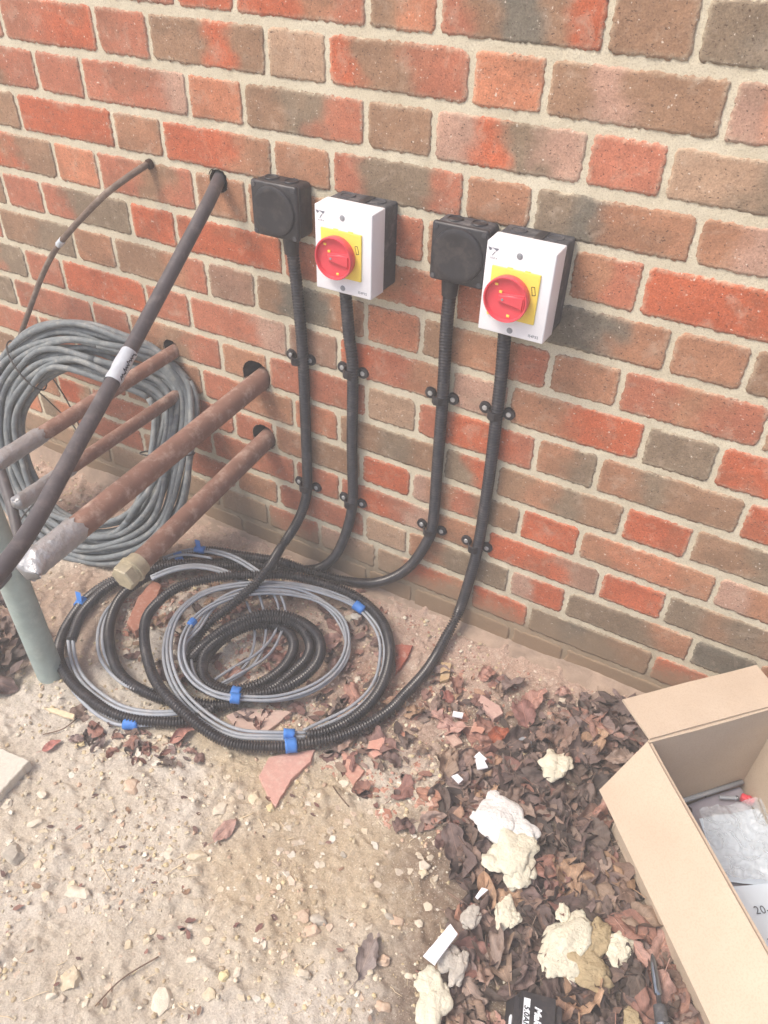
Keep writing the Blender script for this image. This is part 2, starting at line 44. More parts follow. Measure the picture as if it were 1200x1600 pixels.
# ------------------------------------------------------------------ helpers
def lin(*c):
    if len(c) == 1: c = c[0]
    return tuple(((v/255.0)/12.92 if v/255.0 <= 0.04045 else ((v/255.0+0.055)/1.055)**2.4) for v in c)
def vnoise(x, y, seed=0):
    x = np.asarray(x, float); y = np.asarray(y, float)
    xi = np.floor(x).astype(np.int64); yi = np.floor(y).astype(np.int64)
    fx = x-xi; fy = y-yi; fx = fx*fx*(3-2*fx); fy = fy*fy*(3-2*fy)
    def h(a, b):
        n = (a*374761393+b*668265263+seed*1442695041) & 0xFFFFFFFF
        n = ((n ^ (n >> 13))*1274126177) & 0xFFFFFFFF
        return ((n ^ (n >> 16)) & 0xFFFF)/65535.0
    return (h(xi, yi)*(1-fx)+h(xi+1, yi)*fx)*(1-fy)+(h(xi, yi+1)*(1-fx)+h(xi+1, yi+1)*fx)*fy
def fbm(x, y, o=4, seed=0):
    s = 0; a = .5
    for i in range(o):
        s = s+a*vnoise(np.asarray(x)*2**i, np.asarray(y)*2**i, seed+i*17); a *= .5
    return s/(1-.5**o)
def sstep(a, b, x):
    t = np.clip((x-a)/(b-a), 0, 1); return t*t*(3-2*t)
def mesh(name, V, F, mat=None, smooth=False, uv=None, col=None):
    me = bpy.data.meshes.new(name)
    me.from_pydata([tuple(v) for v in V] if not isinstance(V, list) else V, [], F)
    if mat is not None: me.materials.append(mat)
    if smooth: me.polygons.foreach_set('use_smooth', [True]*len(me.polygons))
    if col is not None:
        a = me.color_attributes.new('Col', 'FLOAT_COLOR', 'POINT')
        c = np.ones((len(me.vertices), 4)); c[:, :3] = col
        a.data.foreach_set('color', c.ravel())
    if uv is not None:
        l = me.uv_layers.new(name='UVMap')
        vi = np.zeros(len(me.loops), dtype=np.int64); me.loops.foreach_get('vertex_index', vi)
        l.data.foreach_set('uv', np.asarray(uv)[vi].ravel())
    me.update()
    return me
def link(name, me, parent=None):
    o = bpy.data.objects.new(name, me); scene.collection.objects.link(o)
    if parent is not None:
        o.parent = parent
        o.location = tuple(-v for v in parent['_o']) if '_o' in parent else (0, 0, 0)
    return o
def tag(o, label, cat, group=None):
    o['label'] = label; o['category'] = cat
    if group: o['group'] = group
    return o
ORG = {}
def thing(name, label, cat, loc=(0, 0, 0), group=None):
    o = bpy.data.objects.new(name, None); scene.collection.objects.link(o)
    o.location = loc; ORG[o.name] = Vector(loc); o.empty_display_size = .05
    return tag(o, label, cat, group)
def part(name, me, parent, label=None):
    o = bpy.data.objects.new(name, me); scene.collection.objects.link(o)
    o.parent = parent
    org = ORG.get(parent.name, Vector((0, 0, 0)))
    o.location = -org; ORG[o.name] = Vector((0, 0, 0))
    if label: o['label'] = label
    return o
def grid_faces(n, m, wrap=False):
    F = []
    for i in range(n-1):
        for j in range(m if wrap else m-1):
            k = (j+1) % m
            F.append((i*m+j, i*m+k, (i+1)*m+k, (i+1)*m+j))
    return F
class MB:
    def __init__(s): s.V = []; s.F = []; s.C = []
    def add(s, V, F, c=None):
        o = len(s.V); s.V += [tuple(v) for v in V]; s.F += [tuple(i+o for i in f) for f in F]
        if c is not None: s.C += [c]*len(V) if not isinstance(c, list) else c
    def box(s, x0, x1, y0, y1, z0, z1, b=0.0, c=None):
        bm = bmesh.new(); bmesh.ops.create_cube(bm, size=1)
        for v in bm.verts:
            v.co = Vector(((x0+x1)/2+v.co.x*(x1-x0), (y0+y1)/2+v.co.y*(y1-y0), (z0+z1)/2+v.co.z*(z1-z0)))
        if b: bmesh.ops.bevel(bm, geom=bm.edges[:]+bm.verts[:], offset=b, segments=3, affect='EDGES', profile=.5)
        s.frombm(bm, c)
    def frombm(s, bm, c=None):
        bm.verts.index_update()
        s.add([v.co[:] for v in bm.verts], [[v.index for v in f.verts] for f in bm.faces], c); bm.free()
    def cyl(s, a, b, r0, r1=None, n=20, cap=True, c=None):
        a = Vector(a); b = Vector(b); r1 = r0 if r1 is None else r1
        d = (b-a).normalized(); u = d.orthogonal().normalized(); w = d.cross(u)
        V = []
        for p, r in ((a, r0), (b, r1)):
            for k in range(n):
                t = 2*math.pi*k/n; V.append(p+(u*math.cos(t)+w*math.sin(t))*r)
        F = [(k, (k+1) % n, n+(k+1) % n, n+k) for k in range(n)]
        if cap: F += [tuple(range(n))[::-1], tuple(range(n, 2*n))]
        s.add(V, F, c)
    def me(s, name, mat, smooth=False):
        return mesh(name, s.V, s.F, mat, smooth, col=np.array(s.C) if s.C else None)
def smooth_angle(me, deg=35):
    me.polygons.foreach_set('use_smooth', [True]*len(me.polygons))
    try: me.set_sharp_from_angle(angle=math.radians(deg))
    except Exception: pass
    return me
def catmull(P, step):
    P = [np.array(p, float) for p in P]
    P = [2*P[0]-P[1]]+P+[2*P[-1]-P[-2]]
    out = []
    for i in range(1, len(P)-2):
        a, b, c, d = P[i-1], P[i], P[i+1], P[i+2]
        n = max(2, int(np.linalg.norm(c-b)/step*1.02)+1)
        for k in range(n):
            t = k/n
            out.append(.5*((2*b)+(-a+c)*t+(2*a-5*b+4*c-d)*t*t+(-a+3*b-3*c+d)*t**3))
    out.append(P[-2]); out = np.array(out)
    # resample evenly
    L = np.r_[0, np.cumsum(np.linalg.norm(np.diff(out, axis=0), axis=1))]
    n = max(2, int(L[-1]/step)); s = np.linspace(0, L[-1], n)
    return np.c_[np.interp(s, L, out[:, 0]), np.interp(s, L, out[:, 1]), np.interp(s, L, out[:, 2])]
def smooth_path(p, it=3):
    p = p.copy()
    for _ in range(it): p[1:-1] = (p[:-2]+2*p[1:-1]+p[2:])/4
    return p
def frames(p):
    T = np.gradient(p, axis=0); T /= np.linalg.norm(T, axis=1)[:, None]
    U = np.zeros_like(p); u = np.cross(T[0], [0, 0, 1.0])
    if np.linalg.norm(u) < .1: u = np.cross(T[0], [1.0, 0, 0])
    for i in range(len(p)):
        u = u-T[i]*(u@T[i]); u /= np.linalg.norm(u); U[i] = u
    return T, U, np.cross(T, U)
def tube(p, r, n=10, cap=True):
    r = np.broadcast_to(r, (len(p),)); T, U, W = frames(p)
    a = np.linspace(0, 2*math.pi, n, endpoint=False)
    V = p[:, None, :]+r[:, None, None]*(np.cos(a)[None, :, None]*U[:, None, :]+np.sin(a)[None, :, None]*W[:, None, :])
    F = grid_faces(len(p), n, True)
    if cap: F += [tuple(range(n))[::-1], tuple(range((len(p)-1)*n, len(p)*n))]
    return V.reshape(-1, 3), F
def corrugated(pts, r=.0108, pitch=.0056, n=14, it=2):
    p = catmull(pts, pitch/4)
    sd_ = pts[0][0]*13; w_ = np.array([[mn.noise(Vector((q[0]*9+sd_, q[1]*9, i*.004))), mn.noise(Vector((q[0]*9, q[1]*9+sd_, i*.004+7)))] for i, q in enumerate(p)])
    g_ = np.clip((.09-p[:, 2])/.04, 0, 1)*np.clip((-.03-p[:, 1])/.04, 0, 1)
    p[:, 0] += w_[:, 0]*.008*g_; p[:, 1] += w_[:, 1]*.008*g_; p[:, 2] += np.abs(w_[:, 0])*.006*g_
    p = smooth_path(p, it*25)
    k = np.arange(len(p)) % 4
    rr = np.where(k < 2, r, r-.0034)
    V, F = tube(p, rr, n, False)
    # hollow end: inner wall
    q = p[-8:][::-1]; V2, F2 = tube(q, np.full(len(q), r-.003), n, True)
    o = len(V); V = np.vstack([V, V2]); F = F+[tuple(i+o for i in f) for f in F2]
    return V, F, p
# ------------------------------------------------------------------ materials
def nm(name, rough=.6, spec=.3, metal=0.0):
    m = bpy.data.materials.new(name); m.use_nodes = True
    nt = m.node_tree; b = nt.nodes["Principled BSDF"]
    b.inputs['Roughness'].default_value = rough; b.inputs['Metallic'].default_value = metal
    b.inputs['Specular IOR Level'].default_value = spec
    return m, nt, b
def N(nt, t, **k):
    n = nt.nodes.new(t)
    for a, v in k.items():
        if a.startswith('i_'):
            key = a[2:]; key = int(key) if key.isdigit() else key.replace('_', ' ')
            n.inputs[key].default_value = v
        else: setattr(n, a, v)
    return n
def pos(nt, scale=(1, 1, 1), obj=False):
    if obj: s = N(nt, 'ShaderNodeTexCoord').outputs['Object']
    else: s = N(nt, 'ShaderNodeNewGeometry').outputs['Position']
    mp = N(nt, 'ShaderNodeMapping'); mp.inputs['Scale'].default_value = scale
    nt.links.new(s, mp.inputs[0]); return mp.outputs[0]
def noise_n(nt, vec, scale, detail=6, rough=.6, dist=0):
    n = N(nt, 'ShaderNodeTexNoise'); n.inputs['Scale'].default_value = scale; n.inputs['Detail'].default_value = detail
    n.inputs['Roughness'].default_value = rough; n.inputs['Distortion'].default_value = dist
    nt.links.new(vec, n.inputs['Vector']); return n.outputs['Fac']
def ramp(nt, fac, stops):
    r = N(nt, 'ShaderNodeValToRGB'); e = r.color_ramp.elements
    while len(e) < len(stops): e.new(.5)
    for x, (p_, c) in zip(e, stops):
        x.position = p_; x.color = (c, c, c, 1) if isinstance(c, (int, float)) else (*c, 1)
    nt.links.new(fac, r.inputs[0]); return r.outputs[0]
def mix(nt, fac, a, b, mode='MIX'):
    m = N(nt, 'ShaderNodeMix', data_type='RGBA', blend_type=mode)
    for key, v in ((0, fac), (6, a), (7, b)):
        if isinstance(v, (int, float)): m.inputs[key].default_value = v
        elif isinstance(v, tuple): m.inputs[key].default_value = (*v, 1) if len(v) == 3 else v
        else: nt.links.new(v, m.inputs[key])
    return m.outputs[2]
def bump(nt, b, h, strength=.4, dist=.002, prev=None):
    n = N(nt, 'ShaderNodeBump'); n.inputs['Strength'].default_value = strength; n.inputs['Distance'].default_value = dist
    nt.links.new(h, n.inputs['Height'])
    if prev is not None: nt.links.new(prev, n.inputs['Normal'])
    nt.links.new(n.outputs[0], b.inputs['Normal']); return n.outputs[0]
def simple(name, col, rough=.5, spec=.4, metal=0, var=.12, vs=60, bs=.15, bd=.0005, bscale=400, dust=None, dustamt=.5):
    m, nt, b = nm(name, rough, spec, metal); P = pos(nt)
    f = noise_n(nt, P, vs, 5)
    c = mix(nt, ramp(nt, f, [(.3, 0.0), (.7, 1.0)]), tuple(v*(1-var) for v in col), tuple(min(1, v*(1+var)) for v in col))
    if dust is not None:
        d = ramp(nt, noise_n(nt, P, 45, 8, .7), [(.5-.0*dustamt, 0.0), (.72, dustamt)])
        c = mix(nt, d, c, dust)
    nt.links.new(c, b.inputs['Base Color'])
    if bs: bump(nt, b, noise_n(nt, P, bscale, 3), bs, bd)
    return m
# brick
m_brick, nt, b = nm('brick_clay', .88, .15)
P = pos(nt); col = N(nt, 'ShaderNodeAttribute', attribute_name='Col').outputs['Color']
grain = noise_n(nt, P, 420, 4, .7)
c = mix(nt, ramp(nt, grain, [(.3, 0.0), (.7, 1.0)]), mix(nt, 1.0, col, (.70, .68, .66), 'MULTIPLY'), mix(nt, 1.0, col, (1.22, 1.22, 1.20), 'MULTIPLY'))
smear = ramp(nt, noise_n(nt, P, 26, 9, .72, .4), [(.53, 0.0), (.72, .50)])
c = mix(nt, smear, c, lin(196, 176, 156))
chalk = ramp(nt, noise_n(nt, P, 180, 3, .6), [(.675, 0.0), (.72, .8)])
c = mix(nt, chalk, c, lin(224, 214, 200))
pit = ramp(nt, noise_n(nt, pos(nt, (1, 1, 1.6)), 260, 2, .5), [(.30, .8), (.35, 0.0)])
c = mix(nt, pit, c, lin(84, 66, 56))
sep = N(nt, 'ShaderNodeSeparateXYZ'); nt.links.new(P, sep.inputs[0])
def wet(nt, sep, c):     # mud splashed on the bottom courses
    z = N(nt, 'ShaderNodeMath', operation='ADD'); z0 = N(nt, 'ShaderNodeMath', operation='ADD'); z0.inputs[1].default_value = .04; nt.links.new(sep.outputs[2], z0.inputs[0]); nt.links.new(z0.outputs[0], z.inputs[0])
    k = N(nt, 'ShaderNodeMath', operation='MULTIPLY'); nt.links.new(noise_n(nt, P, 13, 8, .7), k.inputs[0]); k.inputs[1].default_value = -.20
    nt.links.new(k.outputs[0], z.inputs[1])
    f = ramp(nt, z.outputs[0], [(0.0, .85), (.03, .62), (.085, 0.0)])
    return mix(nt, f, c, lin(144, 124, 102))
c = wet(nt, sep, c)
nt.links.new(c, b.inputs['Base Color'])
bump(nt, b, noise_n(nt, P, 230, 6, .7), .55, .0016)
# mortar
m_mortar, nt, b = nm('lime_mortar', .92, .12)
P = pos(nt); f = noise_n(nt, P, 14, 7, .65)
c = mix(nt, ramp(nt, f, [(.3, 0.0), (.7, 1.0)]), lin(202, 192, 168), lin(220, 212, 190))
c = mix(nt, ramp(nt, noise_n(nt, P, 500, 3, .6), [(.38, .35), (.5, 0.0)]), c, lin(150, 134, 112))
c = mix(nt, ramp(nt, noise_n(nt, P, 300, 2, .5), [(.68, 0.0), (.73, .7)]), c, lin(236, 230, 216))
sep = N(nt, 'ShaderNodeSeparateXYZ'); nt.links.new(P, sep.inputs[0]); c = wet(nt, sep, c)
nt.links.new(c, b.inputs['Base Color'])
bump(nt, b, noise_n(nt, P, 330, 6, .7), .6, .0018)
# ground
m_ground, nt, b = nm('sandy_rubble_ground', .95, .1)
P = pos(nt); col = N(nt, 'ShaderNodeAttribute', attribute_name='Col').outputs['Color']
g1 = noise_n(nt, P, 300, 8, .75); g2 = noise_n(nt, P, 60, 8, .7)
c = mix(nt, ramp(nt, g1, [(.3, 0.0), (.72, 1.0)]), mix(nt, 1.0, col, (.60, .58, .56), 'MULTIPLY'), mix(nt, 1.0, col, (1.22, 1.22, 1.22), 'MULTIPLY'))
c = mix(nt, ramp(nt, g2, [(.52, 0.0), (.7, .5)]), c, lin(222, 212, 196))
c = mix(nt, ramp(nt, noise_n(nt, P, 520, 2, .5), [(.66, 0.0), (.70, .85)]), c, lin(238, 230, 216))
c = mix(nt, ramp(nt, noise_n(nt, P, 130, 4, .6), [(.30, .55), (.40, 0.0)]), c, lin(122, 100, 80))
nt.links.new(c, b.inputs['Base Color'])
n1 = bump(nt, b, noise_n(nt, P, 140, 10, .75), .7, .006)
bump(nt, b, noise_n(nt, P, 700, 3, .7), .6, .0015, n1)
def colattr_mat(name, objcol=False, rough=.85, spec=.15, bs=.5, bd=.0015, scale=300, var=.25, veins=False, transl=0, white=0):
    m, nt, b = nm(name, rough, spec); P = pos(nt)
    col = N(nt, 'ShaderNodeObjectInfo').outputs['Color'] if objcol else N(nt, 'ShaderNodeAttribute', attribute_name='Col').outputs['Color']
    g = noise_n(nt, P, scale*.4, 6, .7)
    c = mix(nt, ramp(nt, g, [(.3, 0.0), (.7, 1.0)]), mix(nt, 1.0, col, (1-var,)*3, 'MULTIPLY'), mix(nt, 1.0, col, (1+var,)*3, 'MULTIPLY'))
    h = noise_n(nt, P, scale, 5, .7)
    if veins:
        uv = N(nt, 'ShaderNodeUVMap'); s = N(nt, 'ShaderNodeSeparateXYZ'); nt.links.new(uv.outputs[0], s.inputs[0])
        ab = N(nt, 'ShaderNodeMath', operation='ABSOLUTE'); nt.links.new(s.outputs[1], ab.inputs[0])
        k = N(nt, 'ShaderNodeMath', operation='MULTIPLY_ADD'); nt.links.new(ab.outputs[0], k.inputs[0]); k.inputs[1].default_value = -.42; nt.links.new(s.outputs[0], k.inputs[2])
        m2 = N(nt, 'ShaderNodeMath', operation='MULTIPLY'); nt.links.new(k.outputs[0], m2.inputs[0]); m2.inputs[1].default_value = 58.0
        sn = N(nt, 'ShaderNodeMath', operation='SINE'); nt.links.new(m2.outputs[0], sn.inputs[0])
        v = ramp(nt, sn.outputs[0], [(.80, 0.0), (1.0, .55)])
        mid = ramp(nt, ab.outputs[0], [(.02, .8), (.06, 0.0)])
        vv = mix(nt, 1.0, v, mid, 'LIGHTEN')
        c = mix(nt, vv, c, mix(nt, 1.0, col, (1.5, 1.45, 1.35), 'MULTIPLY'))
        bump(nt, b, vv, .5, .0015, bump(nt, b, h, bs, bd))
    else: bump(nt, b, h, bs, bd)
    if white: c = mix(nt, ramp(nt, noise_n(nt, P, 90, 6, .7), [(.5, 0.0), (.7, white)]), c, lin(226, 216, 200))
    nt.links.new(c, b.inputs['Base Color'])
    return m
m_leaf_o = colattr_mat('dead_leaf_object', True, .62, .3, .35, .001, 350, .3, True)
m_leaf_c = colattr_mat('dead_leaf_litter', False, .68, .25, .35, .001, 350, .3, True)
m_stone_o = colattr_mat('stone_object', True, .9, .15, .6, .0015, 400, .16, False, 0, .5)
m_stone_c = colattr_mat('gravel_grains', False, .92, .12, .5, .0008, 500, .16)
m_foam = colattr_mat('expanding_foam', True, .85, .2, 1.0, .005, 150, .12)
m_tile = colattr_mat('tile_shard_clay', True, .9, .12, .4, .0006, 500, .10, False, 0, .35)
m_black = simple('black_pvc', lin(44, 43, 47), .42, .5, 0, .2, 40, .1, .0003, 500, lin(120, 110, 104), .35)
m_conduit = simple('black_corrugated_pvc', lin(42, 39, 42), .30, .6, 0, .2, 30, .05, .0002, 500, lin(124, 112, 106), .4)
m_dusty_black = simple('dusty_black_plastic', lin(70, 70, 74), .6, .35, 0, .2, 120, .3, .0006, 500, lin(150, 144, 140), .55)
m_greyc = simple('grey_pvc_cable', lin(156, 162, 170), .45, .4, 0, .1, 60, .05, .0003, 500, lin(190, 184, 178), .5)
m_coil = simple('dusty_dark_cable', lin(116, 122, 125), .6, .3, 0, .25, 60, .3, .0006, 300, lin(168, 166, 160), .8)
m_wire = simple('tie_wire', lin(70, 66, 64), .6, .3)
m_thin = simple('weathered_brown_cable', lin(112, 96, 86), .75, .25, 0, .25, 60, .2, .0004, 300, lin(170, 158, 146), .6)
m_c0 = simple('dark_blue_grey_pipe', lin(84, 80, 83), .5, .4, 0, .15, 30, .1, .0003, 300, lin(150, 140, 136), .35)
m_copper = simple('muddy_copper_pipe', lin(134, 101, 88), .75, .3, 0, .18, 25, .35, .0008, 220, lin(188, 164, 150), .85)
m_duct = simple('silver_duct_tape', lin(168, 168, 170), .38, .5, .45, .15, 30, .8, .004, 55)
m_silver = simple('pale_silver_tape', lin(196, 204, 212), .4, .5, .1, .12, 40, .5, .002, 60)
m_brass = simple('dull_brass', lin(182, 172, 146), .6, .4, .12, .2, 60, .4, .0008, 240, lin(196, 188, 170), .6)
m_galv = simple('galvanised_steel', lin(164, 180, 176), .55, .4, .15, .14, 25, .25, .0006, 200, lin(190, 200, 194), .6)
m_white = simple('white_enclosure_plastic', lin(236, 237, 242), .35, .45, 0, .015, 20, .0)
m_yellow = simple('yellow_plate_plastic', lin(248, 220, 96), .4, .45, 0, .03, 20, 0)
m_red = simple('red_knob_plastic', lin(220, 74, 86), .34, .5, 0, .04, 20, 0)
m_screwg = simple('zinc_screw', lin(196, 198, 200), .35, .5, .6, .1, 60, 0)
m_hole = simple('screw_recess_grey', lin(150, 154, 160), .6, .3)
m_print = simple('grey_print', lin(128, 132, 142), .6, .2, 0, .05, 20, 0)
m_printd = simple('dark_print', lin(74, 84, 104), .6, .2, 0, .05, 20, 0)
m_ink = simple('black_marker_ink', lin(30, 34, 44), .6, .2, 0, .05, 20, 0)
m_blue = simple('blue_tape', lin(66, 126, 204), .5, .35, 0, .12, 60, .3, .0006, 200)
m_card = None
m_card, nt, b = nm('cardboard', .82, .2)
P = pos(nt); c = mix(nt, ramp(nt, noise_n(nt, P, 7, 6, .6), [(.3, 0.0), (.7, 1.0)]), lin(188, 171, 151), lin(201, 185, 165))
c = mix(nt, ramp(nt, noise_n(nt, pos(nt, (1, 1, 1)), 420, 3, .6), [(.40, .22), (.5, 0.0)]), c, lin(168, 140, 112))
c = mix(nt, ramp(nt, noise_n(nt, P, 60, 5, .6), [(.72, 0.0), (.78, .5)]), c, lin(226, 208, 186))
nt.links.new(c, b.inputs['Base Color']); bump(nt, b, noise_n(nt, pos(nt, (1, 1, 1)), 26, 6, .55), .45, .0025)
m_cardedge = simple('cardboard_cut_edge', lin(206, 186, 160), .85, .15)
m_paper = simple('blue_white_paper', lin(214, 228, 242), .6, .3, 0, .03, 15, .1, .0008, 20)
m_traybag = simple('grey_plastic_tray', lin(150, 146, 156), .35, .5, 0, .1, 15, .1, .001, 30)
m_steel = simple('polished_steel', lin(150, 156, 164), .22, .6, .9, .1, 60, 0)
m_dark = simple('hole_dark_soil', lin(66, 48, 40), .95, .1, 0, .35, 80, .5, .002, 200)
m_teal = simple('teal_rubber', lin(42, 142, 154), .5, .4, 0, .05, 20, 0)
m_labelw = simple('white_label_print', lin(228, 234, 240), .5, .3, 0, .02, 20, 0)
m_wood = simple('raw_wood', lin(226, 208, 176), .8, .2, 0, .1, 90, .3, .0005, 300)
m_twig = simple('dry_twig', lin(116, 94, 80), .85, .15, 0, .3, 80, .2, .0005, 300)
m_bag, nt, b = nm('clear_polythene', .07, .6)
b.inputs['Base Color'].default_value = (*lin(222, 232, 242), 1)
b.inputs['Alpha'].default_value = .38; b.inputs['Specular IOR Level'].default_value = 1.0
P = pos(nt); bump(nt, b, noise_n(nt, P, 38, 3, .5, 2.5), 1.0, .010)
b.inputs['Coat Weight'].default_value = .5; b.inputs['Coat Roughness'].default_value = .08

def text_mesh(body, size, mat, extrude=.0001, spacing=1.0, bold=0.0, shear=0.0):
    cu = bpy.data.curves.new('t', 'FONT'); cu.body = body; cu.size = size; cu.extrude = extrude
    cu.align_x = 'CENTER'; cu.align_y = 'CENTER'; cu.space_character = spacing; cu.offset = bold; cu.shear = shear
    cu.resolution_u = 3
    ob = bpy.data.objects.new('t', cu); scene.collection.objects.link(ob)
    dg = bpy.context.evaluated_depsgraph_get(); dg.update()
    me = bpy.data.meshes.new_from_object(ob.evaluated_get(dg))
    bpy.data.objects.remove(ob); bpy.data.curves.remove(cu)
    me.materials.clear(); me.materials.append(mat); return me
def xform(me, Mx): me.transform(Mx); return me
def frame_m(o, x, y):
    x = Vector(x).normalized(); y = Vector(y); y = (y-x*y.dot(x)).normalized(); z = x.cross(y)
    Mx = Matrix.Identity(4)
    for i in range(3): Mx[i][0] = x[i]; Mx[i][1] = y[i]; Mx[i][2] = z[i]; Mx[i][3] = o[i]
    return Mx
# ------------------------------------------------------------------ the ground
def ground_h(x, y):
    x = np.asarray(x, float); y = np.asarray(y, float)
    near = np.exp(-((x)/3.0)**4-((y+.5)/3.0)**4)
    h = (fbm(x*3.1, y*3.1, 3, 3)-.5)*.022+(fbm(x*16, y*16, 4, 9)-.5)*.010
    chunk = np.clip(fbm(x*48, y*48, 4, 21)-.57, 0, 1)*.030+np.clip(fbm(x*26, y*26, 4, 23)-.60, 0, 1)*.024
    fine = (fbm(x*130, y*130, 2, 31)-.5)*.0050
    h = h*near+(chunk+fine)*near
    h = h+.012*np.exp(-np.abs(y)/.05)*(x > -2)*near
    return h-.004
def axis(lo, hi, st, far):
    a = list(np.arange(lo, hi+st/2, st)); d = st; v = hi
    while v < far: d *= 1.22; v += d; a.append(v)
    d = st; v = lo; pre = []
    while v > -far: d *= 1.22; v -= d; pre.append(v)
    return np.array(pre[::-1]+a)
gx = axis(-1.15, .80, .0036, 120); gy = axis(-1.08, .03, .0036, 120)
GX, GY = np.meshgrid(gx, gy, indexing='ij')
GH = ground_h(GX, GY)
def band(a, b_, t): return (1-t)[..., None]*np.array(a)+t[..., None]*np.array(b_)
cream = lin(208, 197, 180); pale = lin(218, 210, 198); tan = lin(196, 177, 148); pink = lin(190, 160, 144); brown = lin(124, 104, 90); rust = lin(160, 122, 102)
t = sstep(.35, .65, fbm(GX*4, GY*4, 4, 5))
gc = band(cream, pale, t)
# sandy tan patch in the middle foreground
d = np.sqrt(((GX-.10)/.24)**2+((GY+.56)/.17)**2)+(fbm(GX*9, GY*9, 4, 8)-.5)*1.3
w = (1-sstep(.35, 1.3, d))[..., None]*.8; gc = gc*(1-w)+np.array(tan)*w
d = np.sqrt(((GX+.14)/.26)**2+((GY+.47)/.09)**2)+(fbm(GX*11, GY*11, 4, 18)-.5)*1.3
w = (1-sstep(.5, 1.1, d))[..., None]*.75; gc = gc*(1-w)+np.array(lin(198, 180, 150))*w
# brick dust along the wall
w = (1-sstep(.10, .34, -GY+(fbm(GX*7, GY*7, 4, 2)-.5)*.22))[..., None]*.85; gc = gc*(1-w)+np.array(pink)*w
d = np.sqrt(((GX+.02)/.30)**2+((GY+.26)/.14)**2)+(fbm(GX*9, GY*9, 4, 38)-.5)*.9
w = (1-sstep(.5, 1.2, d))[..., None]*.6; gc = gc*(1-w)+np.array(rust)*w
# darker humus under the leaves at the right
d = (GX-.17)+(GY+.5)*.12+(fbm(GX*8, GY*8, 4, 12)-.5)*.16
w = (sstep(-.02, .12, d)*sstep(.04, .16, -GY))[..., None]*.8; gc = gc*(1-w)+np.array(brown)*w
d = np.sqrt(((GX+.66)/.2)**2+((GY+.42)/.16)**2)+(fbm(GX*9, GY*9, 4, 44)-.5)
w = (1-sstep(.6, 1.2, d))[..., None]*.55; gc = gc*(1-w)+np.array(rust)*w
V = np.c_[GX.ravel(), GY.ravel(), GH.ravel()]
me = mesh('ground', V.tolist(), grid_faces(len(gx), len(gy)), m_ground, True, col=gc.reshape(-1, 3))
go = link('ground', me); go['kind'] = 'structure'
def gh(x, y): return float(ground_h(np.array([x]), np.array([y]))[0])
